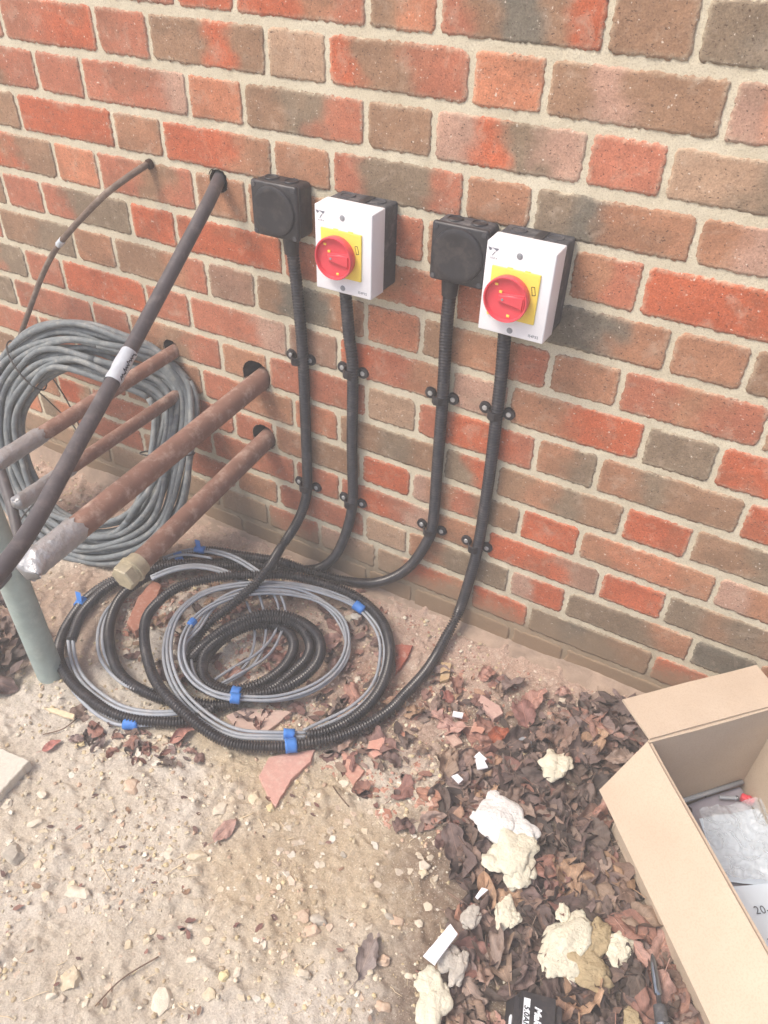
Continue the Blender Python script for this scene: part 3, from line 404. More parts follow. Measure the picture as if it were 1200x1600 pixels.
# ------------------------------------------------------------------ the brick wall
wall = thing('brick_wall', 'weathered red and brown brick wall in pale mortar filling the background', 'wall', (0, 0, 0))
PAL = {'R': (190, 106, 76), 'r': (181, 116, 92), 'O': (195, 131, 101), 'P': (184, 148, 130), 'T': (178, 148, 124), 'B': (156, 124, 100),
       'G': (140, 123, 104), 'D': (122, 115, 103), 'b': (174, 128, 101), 'p': (162, 127, 108), 'Q': (192, 124, 100)}
HOLES = D['HOLES']
def make_brick(x0, x1, z0, z1, code, seed, name='brick', res=.0037, parent=wall):
    nx = max(4, int(round((x1-x0)/res))); nz = max(4, int(round((z1-z0)/res)))
    cx, cz = (x0+x1)/2, (z0+z1)/2; hx, hz = (x1-x0)/2, (z1-z0)/2
    rr = rng.uniform(.003, .009, 4)*(1+.8*(rng.rand(4) > .8))
    xs = np.linspace(-hx, hx, nx+1); zz = np.linspace(-hz, hz, nz+1)
    X, Zz = np.meshgrid(xs, zz, indexing='ij'); X = X.copy(); Zz = Zz.copy()
    # round the corners
    R_ = np.where(X > 0, np.where(Zz > 0, rr[0], rr[1]), np.where(Zz > 0, rr[2], rr[3]))
    dx = np.abs(X)-(hx-R_); dz = np.abs(Zz)-(hz-R_); m = (dx > 0) & (dz > 0)
    L = np.hypot(dx, dz)+1e-9; s = np.where(m, np.maximum(dx, dz)/L, 1)
    X = np.where(m, np.sign(X)*(hx-R_+dx*s), X); Zz = np.where(m, np.sign(Zz)*(hz-R_+dz*s), Zz)
    # wavering, ragged edges where the mortar laps over
    e = np.maximum(np.abs(X)/hx, 0)**8; e2 = (np.abs(Zz)/hz)**8
    X += np.sign(X)*e*((fbm((Zz+cz)*150, cx*31+np.sign(X), 3, seed)-.55)*.0034)
    Zz += np.sign(Zz)*e2*((fbm((X+cx)*14, cz*31+np.sign(Zz), 2, seed+3)-.5)*.0030+(fbm((X+cx)*150, cz*31+np.sign(Zz), 3, seed+4)-.55)*.0034)
    bd = np.zeros_like(X, bool); bd[0, :] = bd[-1, :] = bd[:, 0] = bd[:, -1] = True
    jit = (rng.rand(*X.shape)-.5)*.0022
    X += np.where(bd, jit, 0); Zz += np.where(bd, (rng.rand(*X.shape)-.5)*.0026, 0)
    wx_, wz_ = X+cx, Zz+cz
    Y = -.0016-(fbm(wx_*22, wz_*22, 3, seed+5)-.5)*.0014-(fbm(wx_*110, wz_*110, 2, seed+6)-.5)*.0010
    Y = np.where(bd, -.0010+(rng.rand(*X.shape)-.5)*.0008, Y)
    # colour: bands fired across the face
    keys = [np.array(lin(*PAL[k])) for k in code]
    u = (X/hx+1)/2*len(keys)-.5+(fbm(wx_*22+seed, wz_*26, 5, seed+9)-.5)*1.4+(Zz/hz)*rng.uniform(-.15, .15)
    u = np.clip(u, 0, len(keys)-1); i0 = np.floor(u).astype(int); i1 = np.minimum(i0+1, len(keys)-1); f = u-i0
    f = sstep(.1, .9, f)
    K = np.array(keys); C_ = K[i0]*(1-f[..., None])+K[i1]*f[..., None]
    C_ = C_*(1+(fbm(wx_*18, wz_*26, 4, seed+14)[..., None]-.5)*.40+(fbm(wx_*130, wz_*130, 2, seed+15)[..., None]-.5)*.22)
    bl = sstep(.58, .70, fbm(wx_*14, wz_*22, 5, seed+20))[..., None]*.24
    C_ = C_*(1-bl)+np.array(lin(122, 102, 82))*bl
    C_ = C_*rng.uniform(.93, 1.06)
    bd2 = np.zeros_like(X, bool); bd2[1, :] = bd2[-2, :] = bd2[:, 1] = bd2[:, -2] = True
    pt = sstep(.35, .75, fbm(wx_*40, wz_*40, 3, seed+31))
    mo = (np.where(bd, .80, np.where(bd2, .38, 0))*rng.rand(*X.shape)*(.35+.65*pt))[..., None]
    C_ = C_*(1-mo)+np.array(lin(206, 196, 174))*mo
    if parent is None: return wx_, Y, wz_, C_, nx, nz
    V = np.c_[wx_.ravel(), Y.ravel(), wz_.ravel()]
    F = grid_faces(nx+1, nz+1)
    # skirt into the mortar
    ring = [(i, 0) for i in range(nx)]+[(nx, j) for j in range(nz)]+[(i, nz) for i in range(nx, 0, -1)]+[(0, j) for j in range(nz, 0, -1)]
    ri = [i*(nz+1)+j for i, j in ring]; o = len(V); sk = V[ri].copy(); sk[:, 1] = .012
    V = np.vstack([V, sk]); Cc = np.vstack([C_.reshape(-1, 3), C_.reshape(-1, 3)[ri]])
    n = len(ri); F += [(ri[k], ri[(k+1) % n], o+(k+1) % n, o+k) for k in range(n)]
    for hxx, _, hz_, hr in HOLES:
        if x0-.05 < hxx < x1+.05 and z0-.05 < hz_ < z1+.05:
            dd = np.hypot(V[:, 0]-hxx, V[:, 2]-hz_)
            F = [f_ for f_ in F if sum(dd[i] > hr for i in f_) >= 2]
            ins = dd < hr; k_ = hr*(1+.07*(rng.rand(len(V))-.5))/np.maximum(dd, 1e-5)
            V[ins, 0] = (hxx+(V[:, 0]-hxx)*k_)[ins]; V[ins, 2] = (hz_+(V[:, 2]-hz_)*k_)[ins]
    if not F: return None
    me = mesh(name, V.tolist(), F, m_brick, True, col=Cc)
    return part('brick', me, parent)
INX, INZ = .0044, .0066
far = []        # bricks outside the photograph: one joined part
for k, zt, zb, X, cols in D['COURSES']:
    xs = [None]+X+[None]
    edges = list(X)
    # left and right neighbours continue the bond
    hd = [(b_-a) < .16 for a, b_ in zip(X[:-1], X[1:])]
    a = X[0]; head = not hd[0]
    left = []
    while a > -2.4:
        wdt = .113 if head else .229; left.append((a-wdt, a)); a -= wdt; head = not head
    a = X[-1]; head = not hd[-1]; right = []
    while a < 1.9:
        wdt = .105 if head else .224; right.append((a, a+wdt)); a += wdt; head = not head
    allb = [(left[0][0], left[0][1], cols[0])]+[(X[i], X[i+1], cols[i+1]) for i in range(len(X)-1)]+[(right[0][0], right[0][1], cols[-1])]
    rest = [(p_, q_, ''.join(rnd.choice('RrObBGTb') for _ in range(rnd.choice((1, 2, 3))))) for p_, q_ in left[1:]+right[1:]]
    for x0, x1, cd in allb+rest:
        xa, xb, za, zb_ = x0+INX, x1-INX, zb+INZ+rnd.uniform(-.001, .001), zt-INZ+rnd.uniform(-.001, .001)
        if -1.32 < xb and xa < .95: make_brick(xa, xb, za, zb_, cd, rnd.randint(0, 9999))
        else: far.append((xa, xb, za, zb_, cd))
zt = D['COURSES'][0][1]; row = 0
while zt < 2.7:
    zt2 = zt+.0775; x = -2.4+(row % 2)*.1688; head = False
    while x < 1.9:
        wdt = .112 if head else .226
        if zt < 1.25 and -1.1 < x+wdt and x < .8:
            make_brick(x+INX, x+wdt-INX, zt+INZ, zt2-INZ, ''.join(rnd.choice('RrObBT') for _ in range(2)), rnd.randint(0, 9999))
        else: far.append((x+INX, x+wdt-INX, zt+INZ, zt2-INZ, rnd.choice('RrObBG')))
        x += wdt; head = not head
    zt = zt2; row += 1
zb = D['COURSES'][-1][2]; x = -2.4; head = False
while x < 1.9:
    wdt = .112 if head else .226; xa, xb = x+INX, x+wdt-INX
    if -1.3 < xb and xa < .9: make_brick(xa, xb, zb-.075+INZ, zb-INZ, rnd.choice(['T', 'B', 'b', 'BG']), rnd.randint(0, 9999))
    else: far.append((xa, xb, zb-.075+INZ, zb-INZ, 'B'))
    x += wdt; head = not head
fb = MB()
for x0, x1, z0, z1, cd in far:
    n = len(cd)+1; c0 = [list(lin(*PAL[cd[min(i, len(cd)-1)]])) for i in range(n)]; V = []; Cc = []
    for i in range(n):
        x = x0+(x1-x0)*i/(n-1)
        for z, y in ((z0, .01), (z0+.002, -.002), (z1-.002, -.002), (z1, .01)):
            V.append((x, y, z)); Cc.append(c0[i])
    V += [(x0-.002, .01, z0), (x0-.002, .01, z1), (x1+.002, .01, z0), (x1+.002, .01, z1)]; Cc += [c0[0]]*2+[c0[-1]]*2
    F = grid_faces(n, 4); e = 4*n; q = 4*(n-1)
    F += [(e, 1, 2, e+1), (e+2, e+3, q+2, q+1), (e, 0, 1), (2, 3, e+1), (q, e+2, q+1), (e+3, q+3, q+2)]
    fb.add(V, F, Cc)
o = part('brickwork', fb.me('brickwork', m_brick, False), wall); o['kind'] = 'stuff'
# mortar sheet with its own relief
mx = np.r_[np.arange(-2.6, -1.3, .1), np.arange(-1.3, .95, .005), np.arange(.95, 2.1, .1)]; mz = np.r_[np.arange(-.15, -.03, .04), np.arange(-.03, 1.32, .005), np.arange(1.32, 2.75, .1)]
MX, MZ = np.meshgrid(mx, mz, indexing='ij')
MY = (fbm(MX*30, MZ*30, 3, 51)-.5)*.0022+(fbm(MX*160, MZ*160, 2, 52)-.5)*.0016
MY += .0002
V = np.c_[MX.ravel(), MY.ravel(), MZ.ravel()]; F = grid_faces(len(mx), len(mz))
bad = np.zeros(len(V), bool)
for hx_, _, hz_, hr in HOLES:
    dd = np.hypot(V[:, 0]-hx_, V[:, 2]-hz_); bad |= dd < hr
F = [f for f in F if (int(bad[f[0]])+int(bad[f[1]])+int(bad[f[2]])+int(bad[f[3]])) <= 2]
for hx_, _, hz_, hr in HOLES:
    dd = np.hypot(V[:, 0]-hx_, V[:, 2]-hz_); ins = dd < hr; k_ = hr/np.maximum(dd, 1e-5)
    V[ins, 0] = (hx_+(V[:, 0]-hx_)*k_)[ins]; V[ins, 2] = (hz_+(V[:, 2]-hz_)*k_)[ins]
part('mortar', mesh('mortar', V.tolist(), F, m_mortar, True), wall)
mb = MB(); mb.box(-2.6, 2.1, .14, .22, -.15, 2.75); mb.box(-2.6, 2.1, .004, .139, 2.70, 2.75); mb.box(-2.6, -2.55, .004, .139, -.1, 2.69); mb.box(2.0, 2.05, .004, .139, -.1, 2.69)
part('backing', mb.me('backing', m_mortar), wall)
# linings of the holes the pipes leave by
for i, (hx_, _, hz_, hr) in enumerate(HOLES):
    n = 28; V = []
    for j, (y, s) in enumerate(((-.0012, 1.10), (.004, 1.02), (.02, .98), (.06, .95), (.10, .8))):
        for a in range(n):
            t = 2*math.pi*a/n; r_ = hr*s*(1+.10*(mn.noise(Vector((math.cos(t)*2+i*5, math.sin(t)*2, y*30)))))
            V.append((hx_+r_*math.cos(t), y, hz_+r_*math.sin(t)))
    F = grid_faces(5, n, True)+[tuple(range(4*n, 5*n))]
    part('hole', mesh('hole', V, F, m_dark, True), wall, 'dark ragged hole round a pipe')
# mud and mortar haunch smeared along the foot of the wall
hx = np.arange(-1.3, 1.0, .006); prof = [(.004, .026), (-.002, .024), (-.005, .020), (-.010, .014), (-.020, .008), (-.036, .001), (-.05, -.012)]
V = []
for i, x in enumerate(hx):
    for j, (y, z) in enumerate(prof):
        k = fbm(x*9, j*.7, 4, 77)-.5; k2 = fbm(x*60, j*2.3, 3, 78)-.5
        s = .75+1.2*(fbm(x*4, 3, 2, 79)-.3)
        V.append((x, y*s+k2*.004 if j else .006, z*(s if z > 0 else 1)+k*.016+k2*.004))
m_haunch = simple('mud_smeared_mortar', lin(160, 140, 124), .93, .1, 0, .22, 22, .7, .003, 160, lin(186, 164, 148), .6)
part('mortar_haunch', mesh('mortar_haunch', V, grid_faces(len(hx), len(prof)), m_haunch, True), wall)
# ------------------------------------------------------------------ adaptable boxes and isolators
def junction_box(x, z, label, dusty):
    t = thing('junction_box', label, 'junction box', (x, 0, z), 'black junction boxes on the wall')
    w, h, dp = .0435, .0425, .047
    mb = MB(); mb.box(x-w, x+w, -dp+.008, .001, z-h, z+h, .008)
    part('body', smooth_angle(mb.me('body', m_dusty_black if dusty else m_black)), t)
    mb = MB(); mb.box(x-w-.001, x+w+.001, -dp-.001, -dp+.0095, z-h-.001, z+h+.001, .0045)
    lid = part('lid', smooth_angle(mb.me('lid', m_black)), t)
    n = 40; V = []
    for r_, y in ((.0405, -dp-.0005), (.0392, -dp-.0050), (.036, -dp-.0064), (.030, -dp-.0060), (.018, -dp-.0048), (.0, -dp-.0042)):
        for a in range(n): V.append((x+r_*math.cos(2*math.pi*a/n), y, z+r_*math.sin(2*math.pi*a/n)))
    part('disc', smooth_angle(mesh('disc', V, grid_faces(6, n, True), m_black)), lid)
    for sx in (-1, 1):
        for sz in (-1, 1):
            mb = MB(); cx_, cz_ = x+sx*(w-.0055), z+sz*(h-.0055)
            mb.cyl((cx_, -dp+.002, cz_), (cx_, -dp-.0022, cz_), .0042, .0038, 18); mb.box(cx_-.0028, cx_+.0028, -dp-.0026, -dp-.002, cz_-.0005, cz_+.0005)
            part('lid_screw', smooth_angle(mb.me('lid_screw', m_dusty_black)), lid)
    for sx in (-1, 1):      # knockouts on top
        V = []; cx_ = x+sx*.019
        for r_, dz in ((.0125, .0006), (.0115, .0022), (.0105, .0022), (.0098, .0008), (0, .0008)):
            for a in range(24): V.append((cx_+r_*math.cos(math.pi*a/12), -.022+r_*math.sin(math.pi*a/12), z+h+dz))
        part('knockout', smooth_angle(mesh('knockout', V, grid_faces(5, 24, True), m_black)), t)
    V = []      # gland below
    gx_ = D['GL'][0 if x < -.1 else 1]
    for r_, dz in ((.0135, .0), (.0135, -.012), (.0128, -.020), (.0122, -.030), (.0108, -.031)):
        for a in range(24): V.append((gx_+r_*math.cos(math.pi*a/12), -.024+r_*math.sin(math.pi*a/12), z-h+dz))
    part('gland', smooth_angle(mesh('gland', V, grid_faces(5, 24, True), m_black)), t)
junction_box(-.3045, .8065, 'plain black square junction box left of the left isolator', False)
junction_box(.0205, .8005, 'dusty black square junction box with raised lid screws between the two isolators', True)
def isolator(x, z, label, text):
    t = thing('isolator_switch', label, 'isolator', (x, 0, z), 'white isolator switches with red knobs')
    w, h = .051, .066
    mb = MB(); mb.box(x-w+.0008, x+w-.0008, -.041, .001, z-h+.001, z+h-.001, .004)
    base = part('back_box', smooth_angle(mb.me('back_box', m_dusty_black)), t)
    mb = MB(); mb.box(x+.001, x+.014, -.0405, -.006, z+h-.0014, z+h+.0004, .0005); part('rib', mb.me('rib', m_black), base)
    for sx in (-1, 1):
        V = []; cx_ = x+sx*.027
        for r_, dz in ((.0125, 0), (.0118, .0014), (.0108, .0014), (.0100, 0.0002), (0, .0002)):
            for a in range(24): V.append((cx_+r_*math.cos(math.pi*a/12), -.021+r_*math.sin(math.pi*a/12), z+h-.0008+dz))
        part('knockout', smooth_angle(mesh('knockout', V, grid_faces(5, 24, True), m_dusty_black)), base)
    # lid, slightly drafted
    bm = bmesh.new(); bmesh.ops.create_cube(bm, size=1)
    for v in bm.verts:
        front = v.co.y < 0; k = .9985 if front else 1.0
        v.co = Vector((x+v.co.x*2*w*(.985 if front else 1), -.081 if front else -.0415, z+v.co.z*2*h*(.988 if front else 1)))
    bmesh.ops.bevel(bm, geom=bm.edges[:], offset=.0022, segments=4, affect='EDGES', profile=.5)
    mb = MB(); mb.frombm(bm); lid = part('lid', smooth_angle(mb.me('lid', m_white)), t)
    for dz in (.052, -.0565):
        mb = MB(); mb.cyl((x-.001, -.0805, z+dz), (x-.001, -.0813, z+dz), .0048, .0044, 24); mb.cyl((x-.001, -.0812, z+dz), (x-.001, -.0820, z+dz), .0030, .0026, 20)
        part('lid_screw', smooth_angle(mb.me('lid_screw', m_hole)), lid)
    # yellow plate
    mb = MB(); mb.box(x-.0385, x+.0335, -.0838, -.0808, z-.0390, z+.0335, .0014)
    pl = part('yellow_plate', smooth_angle(mb.me('yellow_plate', m_yellow)), t)
    mb = MB()       # small printed key symbol and moulded notches on the plate
    def bar(a, b_, th):
        a = Vector(a); b_ = Vector(b_); d = (b_-a).normalized()*th/2; nrm = Vector((-d.z, 0, d.x))
        V = [a+nrm, b_+nrm, b_-nrm, a-nrm]; V = [Vector((v.x, -.0840, v.z)) for v in V]+[Vector((v.x, -.0836, v.z)) for v in V]
        mb.add(V, [(3, 2, 1, 0), (0, 1, 5, 4), (1, 2, 6, 5), (2, 3, 7, 6), (3, 0, 4, 7)])
    kx, kz = x+.0262, z+.0095
    q = [(kx-.0036, 0, kz+.0058), (kx+.0008, 0, kz+.0064), (kx+.0036, 0, kz-.0048), (kx-.0008, 0, kz-.0060)]
    for i in range(4): bar(q[i], q[(i+1) % 4], .0009)
    part('symbol', mb.me('symbol', m_ink), pl)
    for dx in (-.012, .014):
        mb = MB(); mb.box(x+dx-.004, x+dx+.004, -.0832, -.0812, z+.0336, z+.0350, .0004); part('notch', mb.me('notch', m_yellow), pl)
    # red knob: flange, dished face, grip bar
    kx, kz = x-.0085, z-.0060; n = 56; V = []
    for r_, y in ((.0318, -.0838), (.0325, -.0880), (.0330, -.0965), (.0320, -.0985), (.0302, -.0982), (.0290, -.0930), (.0, -.0915)):
        for a in range(n): V.append((kx+r_*math.cos(2*math.pi*a/n), y, kz+r_*math.sin(2*math.pi*a/n)))
    kn = part('red_knob', smooth_angle(mesh('red_knob', V, grid_faces(7, n, True), m_red), 50), t)
    mb = MB(); bm = bmesh.new(); bmesh.ops.create_cube(bm, size=1)
    for v in bm.verts:
        front = v.co.y < 0; wz = .0098 if front else .0128
        if v.co.x < 0: wz *= .55
        v.co = Vector((.0275 if v.co.x > 0 else -.012, -.0972 if front else -.0905, math.copysign(wz, v.co.z)))
    bmesh.ops.bevel(bm, geom=bm.edges[:], offset=.0022, segments=3, affect='EDGES')
    bmesh.ops.rotate(bm, verts=bm.verts, cent=(0, 0, 0), matrix=Matrix.Rotation(math.radians(2), 3, 'Y'))
    bmesh.ops.translate(bm, verts=bm.verts, vec=(kx, 0, kz)); mb.frombm(bm)
    part('grip', smooth_angle(mb.me('grip', m_red)), kn)
    for dx, dz in ((-.016, .019), (-.009, .009), (.006, -.0235)):
        mb = MB(); mb.box(kx+dx-.0022, kx+dx+.0022, -.0945, -.0910, kz+dz-.0016, kz+dz+.0016, .0005); part('padlock_slot', mb.me('padlock_slot', m_yellow), kn)
    mb = MB(); mb.cyl((kx-.004, -.0925, kz-.0), (kx-.004, -.0980, kz-.0), .0019, .0017, 16); part('centre_pin', mb.me('centre_pin', m_hole), kn)
    # print
    A = frame_m((x-.0395, -.0812, z+.0525), (1, 0, 0), (0, 0, 1))
    mb = MB()
    for tri in ([(-.0082, .0045), (-.0040, .0042), (-.0022, .0022), (-.0045, .0002), (-.0060, .0002)], [(-.003, .0042), (.0082, .0040), (.0045, -.0002), (.0030, .0014), (.0012, .0026)], [(.0020, -.0008), (.0034, -.0006), (-.0006, -.0066), (-.0018, -.0064)]):
        V = [A @ Vector((a, b_, 0)) for a, b_ in tri]; V2 = [A @ Vector((a, b_, .0002)) for a, b_ in tri]; n_ = len(tri)
        mb.add(V+V2, [tuple(range(n_, 2*n_))]+[(i, (i+1) % n_, n_+(i+1) % n_, n_+i) for i in range(n_)])
    part('logo', mb.me('logo', m_print), lid)
    A = frame_m((x-.0385, -.0812, z+.0425), (1, 0, 0), (0, 0, 1)); part('lettering', xform(text_mesh('V E D A', .0034, m_print), A), lid)
    A = frame_m((x+.0350, -.0812, z-.0570), (1, 0, 0), (0, 0, 1)); part('lettering', xform(text_mesh(text, .0058, m_print), A), lid)
    V = []      # entry gland below
    for r_, dz in ((.0125, .002), (.0125, -.008), (.011, -.010), (.011, -.022)):
        for a in range(24): V.append((x+.002+r_*math.cos(math.pi*a/12), -.022+r_*math.sin(math.pi*a/12), z-h+dz))
    part('gland', smooth_angle(mesh('gland', V, grid_faces(4, 24, True), m_black)), t)
isolator(-.1550, .7795, 'white isolator switch with red knob on the left, between the two black boxes', 'IS4P32')
isolator(.1265, .7795, 'white isolator switch with red knob on the right, nearest the open brickwork', 'IS4P32')
# saddle clips
def saddle(P_, label):
    x, _, z = P_
    t = thing('saddle_clip', label, 'saddle clip', (x, 0, z), 'black saddle clips holding the conduits')
    pts = [(-.027, -.0025), (-.0135, -.0025), (-.0125, -.012), (-.0095, -.0205), (-.004, -.0245), (.004, -.0245), (.0095, -.0205), (.0125, -.012), (.0135, -.0025), (.027, -.0025)]
    V = []; hw = .0075
    outer = [(px_*1.0, py_-.0025 if abs(px_) > .013 else py_*1.08) for px_, py_ in pts]
    for (px_, py_), (ox, oy) in zip(pts, outer):
        e = .72 if abs(px_) > .026 else 1
        V += [(x+px_, py_, z-hw*e), (x+px_, py_, z+hw*e), (x+ox, oy-.0015, z+hw*e*.92), (x+ox, oy-.0015, z-hw*e*.92)]
    F = grid_faces(len(pts), 4, True)+[(3, 2, 1, 0), (len(V)-4, len(V)-3, len(V)-2, len(V)-1)]
    mb = MB(); mb.add(V, F)
    for s in (-1, 1): mb.cyl((x+s*.0215, 0, z), (x+s*.0215, -.0062, z), .0112, .0100, 24)
    st = part('strap', smooth_angle(mb.me('strap', m_black)), t)
    for s in (-1, 1):
        mb = MB(); mb.cyl((x+s*.0215, -.0060, z), (x+s*.0215, -.0078, z), .0050, .0040, 18); mb.box(x+s*.0215-.0022, x+s*.0215+.0022, -.0082, -.0077, z-.0004, z+.0004)
        part('screw', smooth_angle(mb.me('screw', m_screwg)), t)
nmz = ['first', 'second', 'third', 'fourth']
who = ['the conduit under the plain left junction box', 'the conduit under the left isolator', 'the conduit under the dusty middle junction box', 'the conduit under the right isolator']
for i, P_ in enumerate(D['SADDLES']):
    saddle(P_, 'black two-screw clip, %s of two on %s' % (('upper', 'lower')[i % 2], who[i//2]))
# ------------------------------------------------------------------ conduits with their cables
def jig(pts, a, b_, seed=0):      # shift a ground path sideways by a (metres) and up by b_
    p = np.array(pts); T = np.gradient(p, axis=0); nrm = np.c_[-T[:, 1], T[:, 0], np.zeros(len(p))]; nrm /= np.linalg.norm(nrm, axis=1)[:, None]+1e-9
    w_ = np.array([mn.noise(Vector((i*.5, seed*3.1, 0))) for i in range(len(p))])
    return p+nrm*(a+w_[:, None]*.004)+np.array([0, 0, b_])
def cable(parent, pts, r=.0034, a=0, b_=0, seed=0, name='grey_cable', mat=None):
    p = smooth_path(catmull(jig(pts, a, b_, seed), .006), 10)
    V, F = tube(p, r, 8)
    return part(name, mesh(name, V.tolist(), F, mat or m_greyc, True), parent)
def tape_on(parent, path, at, w=.016, r=.0125, n=18, mat=None, name='blue_tape', flag=False):
    p = path; d = np.linalg.norm(p-np.array(at), axis=1); i = int(d.argmin())
    T = (p[min(i+2, len(p)-1)]-p[max(i-2, 0)]); T /= np.linalg.norm(T)
    c_ = p[i]; q = np.array([c_+T*s for s in np.linspace(-w/2, w/2, 6)])
    rr = np.array([r*(1+.05*rng.rand()) for _ in range(6)]); V, F = tube(q, rr, n, True)
    V = V+(rng.rand(*V.shape)-.5)*.0012
    V = V.tolist()
    if flag:
        o = len(V); V += [tuple(c_+np.array(v)) for v in ((-.004, -.006, r*.9), (.008, -.004, r*.9), (-.002, .006, r+.014), (-.013, .002, r+.016))]; F = F+[(o, o+1, o+2, o+3)]
    return part(name, mesh(name, V, F, mat or m_blue, True), parent)
def g(px): return px
def run(name, label, pts, cat='conduit'):
    t = thing(name, label, cat, tuple(pts[0]), 'black corrugated conduits from the boxes to the ground')
    V, F, p = corrugated(pts)
    part('conduit', mesh('conduit', V.tolist(), F, m_conduit, True), t)
    return t, p
c1, p1 = run('corrugated_conduit', 'black corrugated conduit from the plain left junction box coiling into the inner rings', D['C1'])
c2, p2 = run('corrugated_conduit', 'black corrugated conduit from the left isolator turning behind the coils', D['C2'])
c3, p3 = run('corrugated_conduit', 'black corrugated conduit from the dusty middle junction box sweeping left along the wall foot', D['C3'])
V, F, p3b = corrugated(D['C3b']); part('conduit', mesh('conduit', V.tolist(), F, m_conduit, True), c3)
c4, p4 = run('corrugated_conduit', 'black corrugated conduit from the right isolator making the largest front ring', D['C4'])
for k, (a, b_) in enumerate(((-.0045, 0), (.0035, -.002), (.010, -.005))): cable(c4, D['G1'], .0033, a, b_, k)
for k, (a, b_) in enumerate(((-.004, 0), (.004, .002))): cable(c1, D['G2'], .0030, a, b_, 5+k)
for k, (a, b_) in enumerate(((0, 0), (.007, -.003))): cable(c1, D['G2b'], .0030, a, b_, 8+k)
cable(c1, D['G2c'], .0030, 0, 0, 10)
for k, nm_ in enumerate(('GM1', 'GM2', 'GM3', 'GM4')): cable(c1, D[nm_], .0030, 0, 0, 12+k)
for k, a in enumerate((-.003, .005)): cable(c3, D['GL1'], .0036, a, 0, 20+k)
for k, a in enumerate((-.004, .004)): cable(c3, D['GL2'], .0036, a, 0, 22+k)
for k, a in enumerate((-.0035, .004)): cable(c2, D['GL3'], .0036, a, 0, 24+k)
for k, a in enumerate((-.006, .001, .008)): cable(c3, D['GT1'], .0036, a, -.002*k, 26+k)
for k, a in enumerate((-.003, .005)): cable(c3, D['GT2'], .0033, a, 0, 29+k)
cable(c3, D['GT3'], .0033, 0, 0, 31)
pg = catmull(D['G1'], .01); pi_ = catmull(D['G2'], .01); pl_ = catmull(D['GL2'], .01)
TP = D['TP']
tape_on(c4, pg, TP[0], .024, .0105); tape_on(c4, p4, TP[1], .020, .0130); tape_on(c4, pg, TP[1], .020, .0095)
tape_on(c1, p1, TP[2], .017, .0132); tape_on(c1, pi_, TP[3], .018, .0100); tape_on(c1, pi_, TP[4], .014, .0080)
tape_on(c3, pl_, TP[5], .026, .0105); tape_on(c3, p3, TP[6], .020, .0135, flag=True)
tape_on(c3, p3, TP[7], .018, .0135); tape_on(c3, catmull(D['GT2'], .01), TP[8], .024, .0085, flag=True)
# ------------------------------------------------------------------ old cable coil leaning on the wall
coil = thing('cable_coil', 'large dusty dark grey cable coil leaning against the wall behind the pipes', 'cable coil', (-.782, -.16, 0))
cc = np.array([-.7817, -.1597, .2331+.006]); tilt = .3825; ya = .1325
ux = np.array([math.cos(ya), math.sin(ya), 0]); uz = np.array([-math.sin(ya)*math.sin(tilt), math.cos(ya)*math.sin(tilt), math.cos(tilt)]); un = np.cross(ux, uz)
def coil_pts(r_, lay, ph0, ph1, seed, n=96):
    out = []
    for k in range(n+1):
        t = ph0+(ph1-ph0)*k/n
        wob = mn.noise(Vector((math.cos(t)*1.4+seed*7, math.sin(t)*1.4, seed)))*.020
        wob2 = mn.noise(Vector((math.cos(t)*1.3, math.sin(t)*1.3+seed*5, 4)))*.010
        p = cc+(r_+wob)*(math.cos(t)*ux+math.sin(t)*uz)+un*(lay+wob2)
        d2 = ((p[0]+.612)**2+(p[2]-.36)**2)/.085**2
        d3 = ((p[0]+.62)**2+(p[2]-.455)**2)/.07**2
        p[1] = min(p[1]+.075*math.exp(-d2)+.06*math.exp(-d3), -.012)
        p[2] = max(p[2], .008); out.append(p)
    return out
k = 0
for lay in (-.015, 0.0, .015):
    for j in range(7):
        r_ = .1725+j*.0155+(.007 if lay == 0 else 0)
        ph = rnd.uniform(0, 6.28); p = smooth_path(np.array(coil_pts(r_, lay, ph, ph+2*math.pi*.998, k)), 2)
        V, F = tube(p, .0066, 9, True); part('cable_turn', mesh('cable_turn', V.tolist(), F, m_coil, True), coil); k += 1
# loose tail with a blue cap, tie wires
tail = []
for a, r_ in ((-.05, .175), (-.35, .172), (-.7, .185), (-1.0, .20), (-1.35, .215), (-1.7, .235)):
    tail.append(cc+r_*(math.cos(a)*ux+math.sin(a)*uz)-un*.034)
tail = [np.array([t_[0], min(t_[1], -.03), max(t_[2], .01)]) for t_ in tail]
V, F = tube(smooth_path(catmull(tail, .012), 3), .0078, 10); tl = part('cable_tail', mesh('cable_tail', V.tolist(), F, m_coil, True), coil)
dcap = (tail[0]-tail[1]); dcap /= np.linalg.norm(dcap)
mb = MB(); mb.cyl(tail[0]-dcap*.008, tail[0]+dcap*.012, .0090, .0086, 14); part('blue_cap', mb.me('blue_cap', m_blue, True), tl)
def tie(a):
    t_ = []
    for k in range(15):
        s = 2*math.pi*k/14; t_.append(cc+(.219+.064*math.cos(s))*(math.cos(a)*ux+math.sin(a)*uz)+un*(.034*math.sin(s)))
    t_ = [np.array([q[0], min(q[1], -.006), max(q[2], .004)]) for q in t_]
    V, F = tube(catmull(t_, .01), .0018, 6); part('tie', mesh('tie', V.tolist(), F, m_wire, True), coil)
tie(2.35); tie(4.1); tie(.2)
for nm_ in ('WIRE1', 'WIRE2'):
    V, F = tube(smooth_path(catmull(D[nm_], .008), 4), .0016, 6); part('wire', mesh('wire', V.tolist(), F, m_wire, True), coil)
